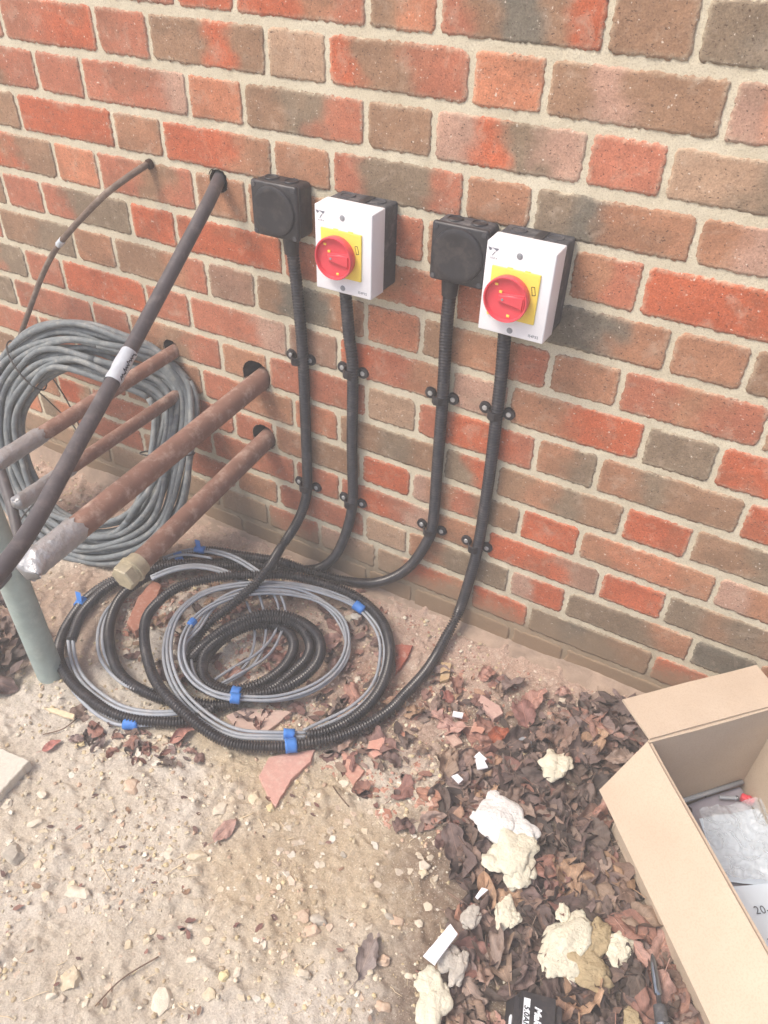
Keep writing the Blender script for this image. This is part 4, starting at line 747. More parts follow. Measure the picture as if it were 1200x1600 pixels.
# thin cable at top left
t = thing('thin_cable', 'thin weathered brown cable curving down from the wall at top left into the coil', 'cable', tuple(D['THIN'][0]))
p = smooth_path(catmull(D['THIN'], .008), 8); V, F = tube(p, .0058, 12); part('sheath', mesh('sheath', V.tolist(), F, m_thin, True), t)
tape_on(t, p, D['THIN'][6], .02, .0064, mat=m_silver, name='tape_flag')
q = np.array(D['THIN'][6]); mb = MB(); mb.add([q+np.array(v) for v in ((-.002, -.007, -.014), (-.016, -.009, -.010), (-.019, -.004, .004), (-.003, -.007, .012))], [(0, 1, 2, 3)])
V, F = tube(np.array([(D['THIN'][1][0]+.002, -.001, D['THIN'][1][2]), (D['THIN'][1][0], -.008, D['THIN'][1][2]-.001)]), .0085, 16); part('grommet', mesh('grommet', V.tolist(), F, m_dark, True), t)
# ------------------------------------------------------------------ pipes out of the wall
def straight(a, b_, n): a = np.array(a); b_ = np.array(b_); return np.array([a+(b_-a)*k/(n-1) for k in range(n)])
def ring_noise(V, n, amp, sc, seed):
    return V+np.array([[mn.noise(Vector((v[0]*sc+seed, v[1]*sc, v[2]*sc)))*amp, mn.noise(Vector((v[0]*sc, v[1]*sc+9, v[2]*sc+seed)))*amp, mn.noise(Vector((v[0]*sc, v[1]*sc, v[2]*sc+31+seed)))*amp] for v in V])
def pipe(P_, r, label, tape=None, flat=0):
    t = thing('capped_pipe' if tape else 'pipe', label, 'pipe', tuple(P_[0]), 'reddish pipes sticking out of the wall')
    p = straight(P_[0], P_[1], 60)
    V, F = tube(p, r, 26); part('tube', mesh('tube', V.tolist(), F, m_copper, True), t)
    if tape:
        a, b_ = tape; d = (np.array(P_[1])-np.array(P_[0])); L = np.linalg.norm(d); d /= L
        e = np.array(P_[1]); n_ = 34; pts = np.array([e+d*(a+(b_-a)*k/(n_-1)) for k in range(n_)]); nr = 24
        T, U, W = frames(pts); V = []
        for k in range(n_):
            s = max(0, (a+(b_-a)*k/(n_-1))/max(b_, .001)) if b_ > 0 else 0
            for j in range(nr):
                th = 2*math.pi*j/nr; rag = (mn.noise(Vector((math.cos(th)*3, math.sin(th)*3, P_[0][0]*9)))*.012 if k in (0, n_-1) else 0)
                fl = 1-.75*flat*s**1.5; wd = 1+.45*flat*s
                up = Vector((0, 0, 1)); uu = U[k]*math.cos(th)*(r+.0014)*wd+W[k]*math.sin(th)*(r+.0014)*fl
                c_ = .0010+.0060*s*flat
                nz_ = mn.noise(Vector((th*2.0+k*.25, k*.35, P_[0][2]*7)))*c_
                V.append(pts[k]+uu*(1+nz_/r)+d*rag)
        part('duct_tape', mesh('duct_tape', V, grid_faces(n_, nr, True)+[tuple(range((n_-1)*nr, n_*nr))], m_duct, True), t)
    return t
pipe(D['P1'], .0142, 'slim reddish pipe with silver tape on its end, upper left of the bundle', (-.075, .06), .6)
pipe(D['P2'], .0132, 'slimmest reddish pipe with torn silver tape, just below the upper slim one', (-.11, .012), .25)
pipe(D['P3'], .0205, 'thickest reddish pipe with crumpled silver tape over its open end', (-.075, .030), .9)
t = pipe(D['P4'], .0195, 'lowest reddish pipe closed by a hexagonal brass plug')
a = np.array(D['P4'][0]); e = np.array(D['P4'][1]); d = (e-a)/np.linalg.norm(e-a)
V, F = tube(np.array([e-d*.022, e-d*.020, e-d*.004, e-d*.003, e+d*.002, e+d*.003, e+d*.008, e+d*.009]), np.array([.0198, .0225, .0235, .0262, .0262, .0235, .0235, .022]), 30)
pb = part('brass_plug', smooth_angle(mesh('brass_plug', V.tolist(), F, m_brass)), t)
V, F = tube(np.array([e+d*.008, e+d*.024, e+d*.027, e+d*.0272]), np.array([.0262, .0262, .0235, .0]), 6)
part('hexagon_head', mesh('hexagon_head', V.tolist(), F, m_brass), pb)
# dark conduit hanging out of the wall, labelled with tape
t = thing('dark_pipe', 'dark grey flexible pipe hanging from the wall hole, wrapped with a white handwritten tape label', 'pipe', tuple(D['C0'][1]))
p = smooth_path(catmull(D['C0'], .01), 14)
V, F = tube(p, .0111, 22); part('tube', mesh('tube', V.tolist(), F, m_c0, True), t)
i = int(np.linalg.norm(p-np.array(D['C0'][6])+np.array([0, -.012, .004]), axis=1).argmin())
seg = p[i-3:i+4]; V, F = tube(seg, .0125, 26, False)
V = ring_noise(V, 0, .0012, 90, 2)
tl = part('tape_label', mesh('tape_label', V.tolist(), F, m_silver, True), t)
T, U, W = frames(seg); camp = np.array(M.translation); pts = []
Ls = np.r_[0, np.cumsum(np.linalg.norm(np.diff(seg, axis=0), axis=1))]
right = np.cross(T[3], camp-seg[3]); right /= np.linalg.norm(right); tocam = np.cross(right, T[3]); tocam /= np.linalg.norm(tocam)
if tocam@(camp-seg[3]) < 0: tocam = -tocam
if right[0] < 0: right = -right
for k in range(70):
    s = .04+.88*k/69; c_ = np.array([np.interp(s*Ls[-1], Ls, seg[:, j]) for j in range(3)])
    ang = 0.62+.16*math.sin(k*1.05)+.22*math.sin(k*.37+1)*(k % 23 < 9)
    pts.append(c_+.0134*(math.sin(ang)*right+math.cos(ang)*tocam))
V, F = tube(np.array(pts), .0006, 5); part('handwriting', mesh('handwriting', V.tolist(), F, m_ink, True), tl)
t = thing('black_cable', 'dark cable hanging behind the galvanised post at the left edge', 'cable', tuple(D['BK'][1]))
V, F = tube(catmull(D['BK'], .012), .0095, 12); part('sheath', mesh('sheath', V.tolist(), F, m_c0, True), t)
# galvanised post
pxy = (-.567, -.522)
t = thing('galvanised_post', 'grey green galvanised steel tube standing on the ground at the left edge', 'post', (pxy[0], pxy[1], 0))
p = np.array([(pxy[0]-.010*k/30, pxy[1]-.008*k/30, -.03+1.15*k/30) for k in range(31)]); V, F = tube(p, .0255, 32)
part('tube', smooth_angle(mesh('tube', V.tolist(), F, m_galv)), t)
# ------------------------------------------------------------------ cardboard box and contents
cb = thing('cardboard_box', 'open brown cardboard box with flaps folded out at the right edge', 'box', (.60, -.40, 0))
zr = .260; A0 = Vector((.492, -.298, 0)); u = Vector((.695, .719, 0)).normalized(); v = Vector((.6616, -.7499, 0)).normalized()
W1, L1 = .245, .375
def quadslab(name, a, b_, c_, d_, th, parent, seg=10, bow=0.0, edge=True, notch=None):
    a, b_, c_, d_ = map(Vector, (a, b_, c_, d_)); n = (b_-a).cross(d_-a).normalized(); V = []; n1 = seg
    for side in (0, 1):
        for i in range(n1+1):
            for j in range(n1+1):
                s, t_ = i/n1, j/n1; p_ = (a*(1-s)+b_*s)*(1-t_)+(d_*(1-s)+c_*s)*t_
                w_ = math.sin(math.pi*s)*math.sin(math.pi*t_)*bow+mn.noise(p_*7)*.0024+mn.noise(p_*23)*.0006
                V.append(p_+n*(w_-(th if side else 0)))
    m_ = (n1+1)**2; F = [f[::-1] for f in grid_faces(n1+1, n1+1)]+[tuple(k+m_ for k in f) for f in grid_faces(n1+1, n1+1)]
    ring = [i*(n1+1) for i in range(n1)]+[n1*(n1+1)+j for j in range(n1)]+[i*(n1+1)+n1 for i in range(n1, 0, -1)]+[j for j in range(n1, 0, -1)]
    F += [(ring[k], ring[(k+1) % len(ring)], ring[(k+1) % len(ring)]+m_, ring[k]+m_) for k in range(len(ring))]
    me = mesh(name, V, F, m_card); smooth_angle(me, 40)
    return part(name, me, parent)
z0 = .012; up = Vector((0, 0, 1))
def bp_(o, s, t_, z): return A0+u*s+v*t_+up*z
th = .004
quadslab('far_wall', bp_(0, 0, 0, z0), bp_(0, W1, 0, z0), bp_(0, W1, 0, zr), bp_(0, 0, 0, zr), -th, cb, 10, .002)
quadslab('left_wall', bp_(0, 0, th+.0005, z0), bp_(0, 0, L1-th, z0), bp_(0, 0, L1-th, zr-.001), bp_(0, 0, th+.0005, zr-.001), th, cb, 10, .003)
quadslab('near_wall', bp_(0, th+.001, L1, z0), bp_(0, W1-th, L1, z0), bp_(0, W1-th, L1, zr), bp_(0, th+.001, L1, zr), th, cb)
quadslab('right_wall', bp_(0, W1+.0005, th, z0), bp_(0, W1+.0005, L1-th, z0), bp_(0, W1+.0005, L1-th, zr), bp_(0, W1+.0005, th, zr), -th, cb)
quadslab('floor_panel', bp_(0, 0, 0, z0-.001), bp_(0, W1, 0, z0-.001), bp_(0, W1, L1, z0-.001), bp_(0, 0, L1, z0-.001), -th, cb, 4)
o_far = Vector((-.7193, .6948, 0)); oo = bp_(0, 0, 0, zr+.0045)
quadslab('far_flap', oo+u*.002, bp_(0, W1, 0, zr+.0045), bp_(0, W1, 0, zr+.0045)+o_far*.074, oo+o_far*.073, th, cb, 10, .002)
B0 = Vector((.4548, -.3560, .180)); B1 = Vector((.6508, -.5933, .180)); rl = bp_(0, 0, .004, zr); rr_ = bp_(0, 0, L1-.01, zr)
quadslab('left_flap', rl+Vector((-.001, 0, .0015)), B0, B0+(rr_-rl)*1.02+Vector((0, 0, 0)), rr_+Vector((-.001, 0, .0015)), -th, cb, 12, .003)
E1 = bp_(0, 0, L1, zr); o_n = v
quadslab('near_flap', bp_(0, .004, L1, zr+.003), bp_(0, .004, L1, zr+.003)+v*.07+up*-.03, bp_(0, W1, L1, zr+.003)+v*.07+up*-.03, bp_(0, W1, L1, zr+.003), -th, cb)
E2 = bp_(0, W1, 0, zr)
quadslab('right_flap', bp_(0, W1, .01, zr+.002), bp_(0, W1, .01, zr+.002)+u*.10+up*-.05, bp_(0, W1, L1-.01, zr+.002)+u*.10+up*-.05, bp_(0, W1, L1-.01, zr+.002), th, cb)
# contents
def sheet(name, P4, mat, amp, sc, z, n=40, seed=0, parent=None, th=.0004):
    a, b_, c_, d_ = [Vector(q[:3]) for q in P4]; V = []
    for i in range(n+1):
        for j in range(n+1):
            s, t_ = i/n, j/n; p_ = (a*(1-s)+b_*s)*(1-t_)+(d_*(1-s)+c_*s)*t_
            V.append((p_.x, p_.y, p_.z+amp*(mn.noise(Vector((p_.x*sc+seed, p_.y*sc, 0)))+.5*mn.noise(Vector((p_.x*sc*2.7, p_.y*sc*2.7+seed, 3))))))
    return mesh(name, V, grid_faces(n+1, n+1), mat, True)
t = thing('plastic_tray', 'dull grey plastic packaging lying in the bottom of the cardboard box', 'packaging', tuple(bp_(0, .12, .1, z0)))
mb = MB()
tr = sheet('tray', [bp_(0, .012, .008, .034), bp_(0, W1-.008, .008, .040), bp_(0, W1-.008, L1-.02, .034), bp_(0, .012, L1-.02, .030)], m_traybag, .006, 22, 0)
part('tray', tr, t)
V, F = tube(np.array([tuple(bp_(0, .014, .009, .050)), tuple(bp_(0, .10, .008, .054)), tuple(bp_(0, W1-.01, .008, .058))]), .0042, 10); part('rim', mesh('rim', V.tolist(), F, m_greyc, True), t)
mb = MB(); mb.box(.006, .234, .004, .36, .0, .026, .004); me = mb.me('block', m_traybag)
me.transform(frame_m(bp_(0, .006, .004, z0+.003), u, v) if False else Matrix.Identity(4))
B = D['BAG']
bg = sheet('clear_bag', [B[0], B[1], B[2], (B[4][0]+.02, B[4][1]-.03, .062)], m_bag, .012, 30, 0, 70, 3)
bag = thing('clear_plastic_bag', 'crumpled clear plastic bag with bright highlights in the cardboard box', 'plastic bag', tuple(B[0])); part('film', bg, bag)
bg2 = sheet('sheet', [(B[0][0]+.006, B[0][1]-.006, .043), (B[1][0], B[1][1]-.006, .043), (B[2][0], B[2][1], .041), (B[4][0]+.026, B[4][1]-.026, .041)], m_paper, .004, 18, 0, 30, 8)
fs = thing('folded_sheet', 'pale sheet lying under the clear plastic bag in the cardboard box', 'paper', tuple(B[0])); part('sheet', bg2, fs)
Pp = D['PAPER']; pa = thing('printed_sheet', 'pale blue white printed sheet inside the cardboard box below the plastic bag', 'paper', tuple(Pp[0]))
part('sheet', sheet('sheet', [Pp[0], Pp[1], Pp[2], Pp[3]], m_paper, .0015, 10, 0, 24, 5), pa)
a = Vector(Pp[0]); b_ = Vector(Pp[1]); ex = (b_-a).normalized(); ey = up.cross(ex)
part('lettering', xform(text_mesh('20-M', .0165, m_printd, .0001, 1.1), frame_m(Vector(D['TXT'][0])+ex*.020+up*.0018, ex, ey)), pa)
part('lettering', xform(text_mesh('a', .013, m_printd), frame_m(Vector(D['TXT'][1])+ex*.006+up*.0018, ex, ey)), pa)
t = thing('metal_rod', 'short shiny metal rod lying above the plastic bag in the box', 'rod', tuple(D['ROD'][0]))
V, F = tube(np.array(D['ROD']), .0030, 12); part('shaft', smooth_angle(mesh('shaft', V.tolist(), F, m_greyc)), t); V, F = tube(np.array([np.array(D['ROD'][1])*1.0, np.array(D['ROD'][1])+(np.array(D['ROD'][1])-np.array(D['ROD'][0]))*.12]), .0040, 12); part('tip', mesh('tip', V.tolist(), F, m_steel, True), t)
t = thing('red_connector', 'small red plastic connector at the back of the cardboard box', 'connector', tuple(D['REDB']))
q = D['REDB']; mb = MB(); mb.box(q[0]-.010, q[0]+.012, q[1]-.005, q[1]+.006, q[2]-.012, q[2]+.002, .003); part('housing', smooth_angle(mb.me('housing', m_red)), t)
mb = MB(); mb.cyl((q[0]+.002, q[1], q[2]+.001), (q[0]+.002, q[1], q[2]+.005), .0042, .0036, 14); part('nozzle', mb.me('nozzle', m_red, True), t)
# ------------------------------------------------------------------ battery
bt = thing('tool_battery', 'black cordless tool battery with white lettering and teal side at the bottom edge', 'battery', (.45, -.68, 0))
a, b_, c_ = [Vector(q) for q in D['BATT']]
fx = (b_-a); fx.z = 0; fx.normalize(); fy = up.cross(fx)
Mb = frame_m((a.x, a.y, .004), fx, fy)     # x to the right, y away from camera, z up
mb = MB(); bm = bmesh.new(); bmesh.ops.create_cube(bm, size=1)
for q in bm.verts:
    top = q.co.z > 0; q.co = Vector((.028+q.co.x*(.060 if top else .080), -.058+q.co.y*(.112 if top else .124), .029+q.co.z*.058))
bmesh.ops.bevel(bm, geom=bm.edges[:], offset=.0085, segments=5, affect='EDGES'); mb.frombm(bm)
part('case', smooth_angle(xform(mb.me('case', m_black), Mb), 40), bt)
mb = MB(); mb.box(.058, .080, -.115, -.022, .010, .034, .004); part('teal_side', smooth_angle(xform(mb.me('teal_side', m_teal), Mb)), bt)
mb = MB(); mb.box(.062, .074, -.1, -.028, .034, .046, .004); part('release_button', smooth_angle(xform(mb.me('release_button', m_teal), Mb)), bt)
mb = MB(); mb.box(.008, .0165, -.060, -.012, .0577, .0583, 0); lb = part('capacity_panel', xform(mb.me('capacity_panel', m_labelw), Mb), bt)
part('lettering', xform(text_mesh('5.0Ah', .0098, m_ink, .0001, 1.05, .0003, .2), Mb @ frame_m((.0123, -.033, .0585), (0, -1, 0), (1, 0, 0))), lb)
part('lettering', xform(text_mesh('Makita', .0125, m_labelw, .0001, 1.0, .0005, .25), Mb @ frame_m((.0270, -.036, .0583), (0, -1, 0), (1, 0, 0))), bt)
mb = MB(); mb.box(-.0075, .004, -.085, -.030, .030, .042, .002); part('side_label', xform(mb.me('side_label', m_labelw), Mb), bt)
# ------------------------------------------------------------------ screwdriver bit in its holder
t = thing('driver_bit', 'dark steel driver bit and chuck pointing away, beside the left box flap', 'driver bit', tuple(D['BIT'][3]))
Bp = [np.array(q) for q in D['BIT']]
p = np.array([Bp[0], Bp[0]*.85+Bp[1]*.15, Bp[0]*.55+Bp[1]*.45, Bp[1], Bp[2]*.9+Bp[1]*.1, Bp[2]])
V, F = tube(p, np.array([.0008, .003, .0046, .0052, .0054, .0036]), 12); part('bit', smooth_angle(mesh('bit', V.tolist(), F, m_steel), 30), t)
V, F = tube(np.array([Bp[2], (Bp[2]+Bp[3])/2, Bp[3]]), np.array([.0036, .0036, .0036]), 6); part('hex_shank', mesh('hex_shank', V.tolist(), F, m_steel), t)
d = Bp[4]-Bp[3]; d /= np.linalg.norm(d)
V, F = tube(np.array([Bp[3]-d*.004, Bp[3]-d*.003, Bp[3]+d*.018, Bp[3]+d*.019, Bp[3]+d*.024, Bp[3]+d*.025, Bp[3]+d*.07]), np.array([.0065, .0085, .0098, .0112, .0112, .0120, .0125]), 22)
part('chuck', smooth_angle(mesh('chuck', V.tolist(), F, m_dusty_black)), t)
V, F = tube(np.array([Bp[3]+d*.0192, Bp[3]+d*.0236]), np.array([.0116, .0116]), 22); part('collar', smooth_angle(mesh('collar', V.tolist(), F, m_steel)), t)
# ------------------------------------------------------------------ shards, stones, foam, scraps
def obj_col(o, c): o.color = (*c, 1)
def slab(poly, z, th, mat, name, seed, edge=.0012, tilt=0):
    n = len(poly); P_ = []
    for i in range(n):
        a = np.array(poly[i]); b_ = np.array(poly[(i+1) % n]); m_ = max(2, int(np.linalg.norm(b_-a)/.006))
        for k in range(m_): P_.append(a+(b_-a)*k/m_+(rng.rand(2)-.5)*edge*1.5)
    P_ = np.array(P_); c_ = P_.mean(0); n = len(P_); V = []
    for zz, s in ((z-th, 1.01), (z-.0012, 1.0), (z, .975)):
        for q in P_:
            w_ = c_+(q-c_)*s; V.append((w_[0], w_[1], zz+tilt*(w_[0]-c_[0])+mn.noise(Vector((w_[0]*40, w_[1]*40, seed)))*.0012))
    F = grid_faces(3, n, True)+[tuple(range(2*n, 3*n))]
    return mesh(name, V, F, mat, False), c_
TL = [('large pink clay tile shard pointing down in front of the big cable ring', (200, 156, 144), 'tile shard', .008),
      ('narrow pink tile shard right of the largest shard', (196, 150, 134), 'tile shard', .008),
      ('small squarish pink tile shard touching the front conduit ring', (208, 158, 142), 'tile shard', .009),
      ('flat beige pink slab lying under the grey cables of the inner coil', (196, 170, 158), 'tile shard', .008),
      ('pale pink rough stone between the leaves near the middle', (192, 160, 150), 'stone', .012),
      ('rounded salmon pebble beside the rust coloured leaf', (196, 150, 132), 'stone', .010),
      ('flat blue grey stone beside the rust coloured leaf', (150, 156, 164), 'stone', .012),
      ('small pinkish stone chip near the right conduit', (190, 160, 146), 'stone', .008),
      ('dark red brick shard at the right side of the largest ring', (170, 102, 88), 'brick shard', .014),
      ('long broken red brick piece under the brass plug', (172, 120, 102), 'brick shard', .028),
      ('pale flat paving slab piece at the left edge of the ground', (206, 200, 188), 'slab', .024),
      ('yellowish stone shard standing beside the right conduit', (188, 162, 126), 'stone', .010)]
for i, (poly, (lb_, c_, cat_, th_)) in enumerate(zip(D['TILES'], TL)):
    z_ = max(gh(*q) for q in poly)+th_*.55
    me, cc_ = slab(poly, z_, th_+.01, m_tile, 'shard', i)
    o = link(('tile_shard' if cat_ == 'tile shard' else cat_.replace(' ', '_')), me); tag(o, lb_, cat_); obj_col(o, lin(*c_))
def rock_mesh(seed, sub=2, flat=.7, rough=.28):
    bm = bmesh.new(); bmesh.ops.create_icosphere(bm, subdivisions=sub, radius=1); r2 = random.Random(seed)
    planes = [(Vector((r2.gauss(0, 1), r2.gauss(0, 1), r2.gauss(0, .8))).normalized(), r2.uniform(.45, .85)) for _ in range(12)]
    for q in bm.verts:
        for n_, d_ in planes:
            k = q.co.dot(n_)
            if k > d_: q.co -= n_*(k-d_)*.92
        q.co *= 1+mn.noise(q.co*1.8+Vector((seed*3, 0, 0)))*rough
        q.co.z *= flat
    return bm
rocks = []
for i in range(8):
    mb = MB(); mb.frombm(rock_mesh(i, 3 if i < 8 else 2)); rocks.append(smooth_angle(mb.me('stone', m_stone_o), 32))
SC = [((212, 202, 184), 'whitish'), ((196, 172, 150), 'pinkish brown'), ((210, 194, 152), 'yellowish'), ((202, 188, 162), 'beige'), ((176, 168, 156), 'grey')]
def zone(x, y):
    if y > -.22: w_ = 'near the foot of the wall'
    elif y > -.42: w_ = 'in rubble before the cable rings'
    elif y > -.62: w_ = 'in the mid foreground sand'
    else: w_ = 'low in the foreground sand'
    if x < -.25: s_ = 'on the left'
    elif x < .05: s_ = 'left of centre'
    elif x < .25: s_ = 'right of centre'
    else: s_ = 'by the leaves'
    return w_+', '+s_
for i, (x, y, s, asp, ci) in enumerate(D['STONES']):
    o = link('stone', rocks[i % 8]); r_ = s/2*1.05
    o.scale = (r_*1.0, r_*asp*rnd.uniform(.9, 1.2), r_*.6); o.rotation_euler = (rnd.uniform(-.2, .2), rnd.uniform(-.2, .2), rnd.uniform(-.5, .9))
    o.location = (x, y, gh(x, y)+r_*.02); c_, nmc = SC[ci]; k = rnd.uniform(.9, 1.08); obj_col(o, tuple(min(1, v_*k) for v_ in lin(*c_)))
    size = ('large' if s > .03 else ('medium' if s > .018 else 'small'))+(' blocky' if asp >= .9 else (' flat' if asp < .75 else ' rounded'))
    tag(o, '%s %s stone %s' % (size, nmc, zone(x, y)), 'stone', 'loose stones on the ground')
# gravel nobody could count
base = []
for i in range(6):
    bm = rock_mesh(50+i, 1, .75, .25); bm.verts.index_update(); base.append((np.array([q.co[:] for q in bm.verts]), [[q.index for q in f.verts] for f in bm.faces])); bm.free()
def scatter_gravel(n, fx0, fx1, fy0, fy1, smin, smax, dens, cols):
    Vs, Fs, Cs = [], [], []; off = 0; k = 0; tries = 0
    while k < n and tries < n*12:
        tries += 1
        x = rnd.uniform(fx0, fx1); y = rnd.uniform(fy0, fy1)
        if rnd.random() > dens(x, y): continue
        B_, F_ = base[rnd.randrange(6)]; s = smin*(smax/smin)**(rnd.random()**2.6)
        a = rnd.uniform(0, 6.28); ca, sa = math.cos(a), math.sin(a); R3 = np.array([[ca, -sa, 0], [sa, ca, 0], [0, 0, 1]])
        v_ = (B_*np.array([s, s*rnd.uniform(.6, 1), s*rnd.uniform(.5, .9)]))@R3.T+np.array([x, y, 0])
        Vs.append(v_); Fs += [tuple(i+off for i in f) for f in F_]; off += len(v_)
        c_ = np.array(lin(*rnd.choice(cols)))*rnd.uniform(.85, 1.1); Cs.append(np.tile(c_, (len(v_), 1))); k += 1
        Vs[-1][:, 2] += s*.25
    V = np.vstack(Vs); cxy = np.array([v_.mean(0)[:2] for v_ in Vs]); hh = ground_h(cxy[:, 0], cxy[:, 1]); cnt = [len(v_) for v_ in Vs]
    V[:, 2] += np.repeat(hh, cnt)
    return V.tolist(), Fs, np.vstack(Cs)
def clump(x, y, s=7, sd=60): return float(fbm(np.array([x*s]), np.array([y*s]), 3, sd)[0])
V, F, Cc = scatter_gravel(21000, -1.15, .62, -1.08, -.02, .0007, .0068, lambda x, y: .12+1.6*max(0, clump(x, y)-.42)+(.3 if -.45 < y < -.2 and -.3 < x < .35 else 0),
                          [(214, 204, 182), (206, 194, 168), (198, 182, 152), (186, 168, 140), (196, 170, 148), (226, 218, 200), (168, 154, 136), (206, 190, 154)])
o = link('gravel', mesh('gravel', V, F, m_stone_c, False, col=Cc)); o['kind'] = 'stuff'; tag(o, 'fine pale gravel and mortar crumbs strewn over the sandy ground', 'gravel')
V, F, Cc = scatter_gravel(5000, -.5, .55, -.42, -.03, .0008, .0055, lambda x, y: .15+1.5*max(0, clump(x, y, 9, 66)-.4),
                          [(190, 150, 136), (178, 134, 118), (200, 172, 158), (160, 120, 106), (216, 200, 186)])
o = link('brick_crumbs', mesh('brick_crumbs', V, F, m_stone_c, False, col=Cc)); o['kind'] = 'stuff'; tag(o, 'pinkish brick crumbs scattered along the foot of the wall', 'rubble')
def chips(n, poly_list, smin, smax, cols, seed):
    Vs, Fs, Cs = [], [], []; r2 = random.Random(seed)
    for _ in range(n):
        poly = r2.choice(poly_list); x, y = inpoly(poly)
        if clump(x, y, 6, 91) < r2.uniform(.3, .62): continue
        s = smin*(smax/smin)**(r2.random()**1.9); m_ = r2.randint(4, 7); a0 = r2.uniform(0, 6.28); z = gh(x, y)-s*.10
        tx, ty = r2.gauss(0, .16), r2.gauss(0, .16); th_ = s*r2.uniform(.15, .4); ring = []
        for k in range(m_):
            a = a0+2*math.pi*(k+r2.uniform(-.3, .3))/m_; q = s*r2.uniform(.6, 1.1); ring.append((q*math.cos(a)*1.2, q*math.sin(a)))
        o_ = len(Vs)
        for zz, sc in ((-th_, 1.1), (th_*.6, 1.0), (th_*.9, .82)):
            for a, b_ in ring: Vs.append((x+a*sc, y+b_*sc, z+zz+tx*a+ty*b_))
        Fs += [tuple(i+o_ for i in f) for f in grid_faces(3, m_, True)]+[tuple(range(o_+2*m_, o_+3*m_))]
        c_ = (np.array(lin(*r2.choice(cols)))*r2.uniform(.88, 1.08)).tolist(); Cs += [c_]*(3*m_)
    return Vs, Fs, np.array(Cs)
def pip(x, y, poly):
    c_ = False; n = len(poly); j = n-1
    for i in range(n):
        if (poly[i][1] > y) != (poly[j][1] > y) and x < (poly[j][0]-poly[i][0])*(y-poly[i][1])/(poly[j][1]-poly[i][1])+poly[i][0]: c_ = not c_
        j = i
    return c_
def inpoly(poly):
    xs = [q[0] for q in poly]; ys = [q[1] for q in poly]
    while True:
        x, y = rnd.uniform(min(xs), max(xs)), rnd.uniform(min(ys), min(max(ys), -.02))
        if pip(x, y, poly): return x, y
V, F, Cc = chips(2800, [D['FG'], D['FG'], D['FG'], D['ZE'], D['ZB'], D['ZF']], .0010, .0085, [(212, 202, 186), (206, 195, 176), (200, 186, 164), (208, 196, 172), (200, 182, 164), (216, 210, 198), (190, 178, 162)], 5)
o = link('rubble_chips', mesh('rubble_chips', V, F, m_stone_c, False, col=Cc)); o['kind'] = 'stuff'; tag(o, 'flat pale mortar and stone chips trodden into the sandy ground', 'rubble')
V, F, Cc = chips(1500, [D['ZB'], D['ZC'], D['ZB'], D['ZF']], .0020, .0110, [(190, 148, 130), (200, 170, 154), (206, 190, 168), (176, 128, 110), (214, 202, 184)], 6)
o = link('brick_chips', mesh('brick_chips', V, F, m_stone_c, False, col=Cc)); o['kind'] = 'stuff'; tag(o, 'pinkish brick and stone chips mixed into the rubble by the wall', 'rubble')
# foam scraps
def foam(x, y, w_, h_, kind, seed, label):
    bm = bmesh.new(); bmesh.ops.create_icosphere(bm, subdivisions=4, radius=1)
    for q in bm.verts:
        n_ = q.co.copy(); k = 1+mn.noise(n_*1.5+Vector((seed*5, 0, 0)))*.50+mn.noise(n_*3.2+Vector((0, seed*3, 0)))*.16+mn.noise(n_*9+Vector((0, 0, seed)))*.10+abs(mn.noise(n_*22+Vector((0, 0, seed))))*.06
        if kind == 'w': k = 1+mn.noise(n_*1.4+Vector((seed*5, 0, 0)))*.35+mn.noise(n_*5+Vector((0, seed*3, 0)))*.06
        q.co = n_*k; q.co.z *= .55
        if q.co.z < -.25: q.co.z = -.25+(q.co.z+.25)*.2
    mb = MB(); mb.frombm(bm); me = mb.me('foam', m_foam, True)
    o = link('foam_scrap', me); o.scale = (w_/2*1.08, h_/2*1.08, (w_*h_)**.5/2*.62); o.rotation_euler = (0, 0, rnd.uniform(-.4, .4)); o.location = (x, y, .022)
    obj_col(o, lin(*{'w': (238, 238, 236), 'c': (232, 227, 206), 't': (186, 168, 134), 'g': (200, 194, 184)}[kind])); tag(o, label, 'foam')
FL = ['large smooth white foam blob, topmost in the row on the leaves', 'thin white foam tail reaching right from the large white blob', 'tiny white foam crumb left of the large white blob', 'narrow white foam neck on top of the large white blob',
      'large cream foam lump directly below the white blob', 'pointed lower part of cream foam below the big cream lump', 'small cream foam wing at the left of the big cream lump', 'cream foam lump near the box flap, above the white blob',
      'small forked cream foam scrap left of the maple leaf', 'little cream foam foot joined to the forked scrap', 'tall cream foam slab beside the tan foam near the battery', 'small cream foam piece at the lower edge of the tall foam slab', 'upright tan foam crust right of the tall cream slab', 'flat tan foam crust under the tall cream slab',
      'tiny round cream foam ball above the tall foam slab', 'pale cream foam tuft left of the driver bit', 'cream foam lump at the bottom left of the leaves', 'smaller cream foam lump just above the bottom left one', 'greyish foam scrap beside the white plaster strip', 'greyish foam drip right of the plaster strip', 'greyish foam stuck on the brown curled leaf', 'tan foam crumb at the bottom edge near the chuck', 'small pale crust near the right blue tape']
for i, (f, lb_) in enumerate(zip(D['FOAM'], FL)): foam(f[0], f[1], f[3], f[4], f[5], i, lb_)
def flat_scrap(poly, z, th_, mat, name, label, cat_, c_=None, tilt=0):
    me, cc_ = slab(poly, z, th_, mat, name, 3, .0004, tilt); o = link(name, me); tag(o, label, cat_)
    if c_: obj_col(o, lin(*c_))
    return o
flat_scrap(D['STRIP'], .042, .004, m_white, 'plaster_strip', 'white rectangular plastic strip lying across the leaves at bottom centre', 'strip')
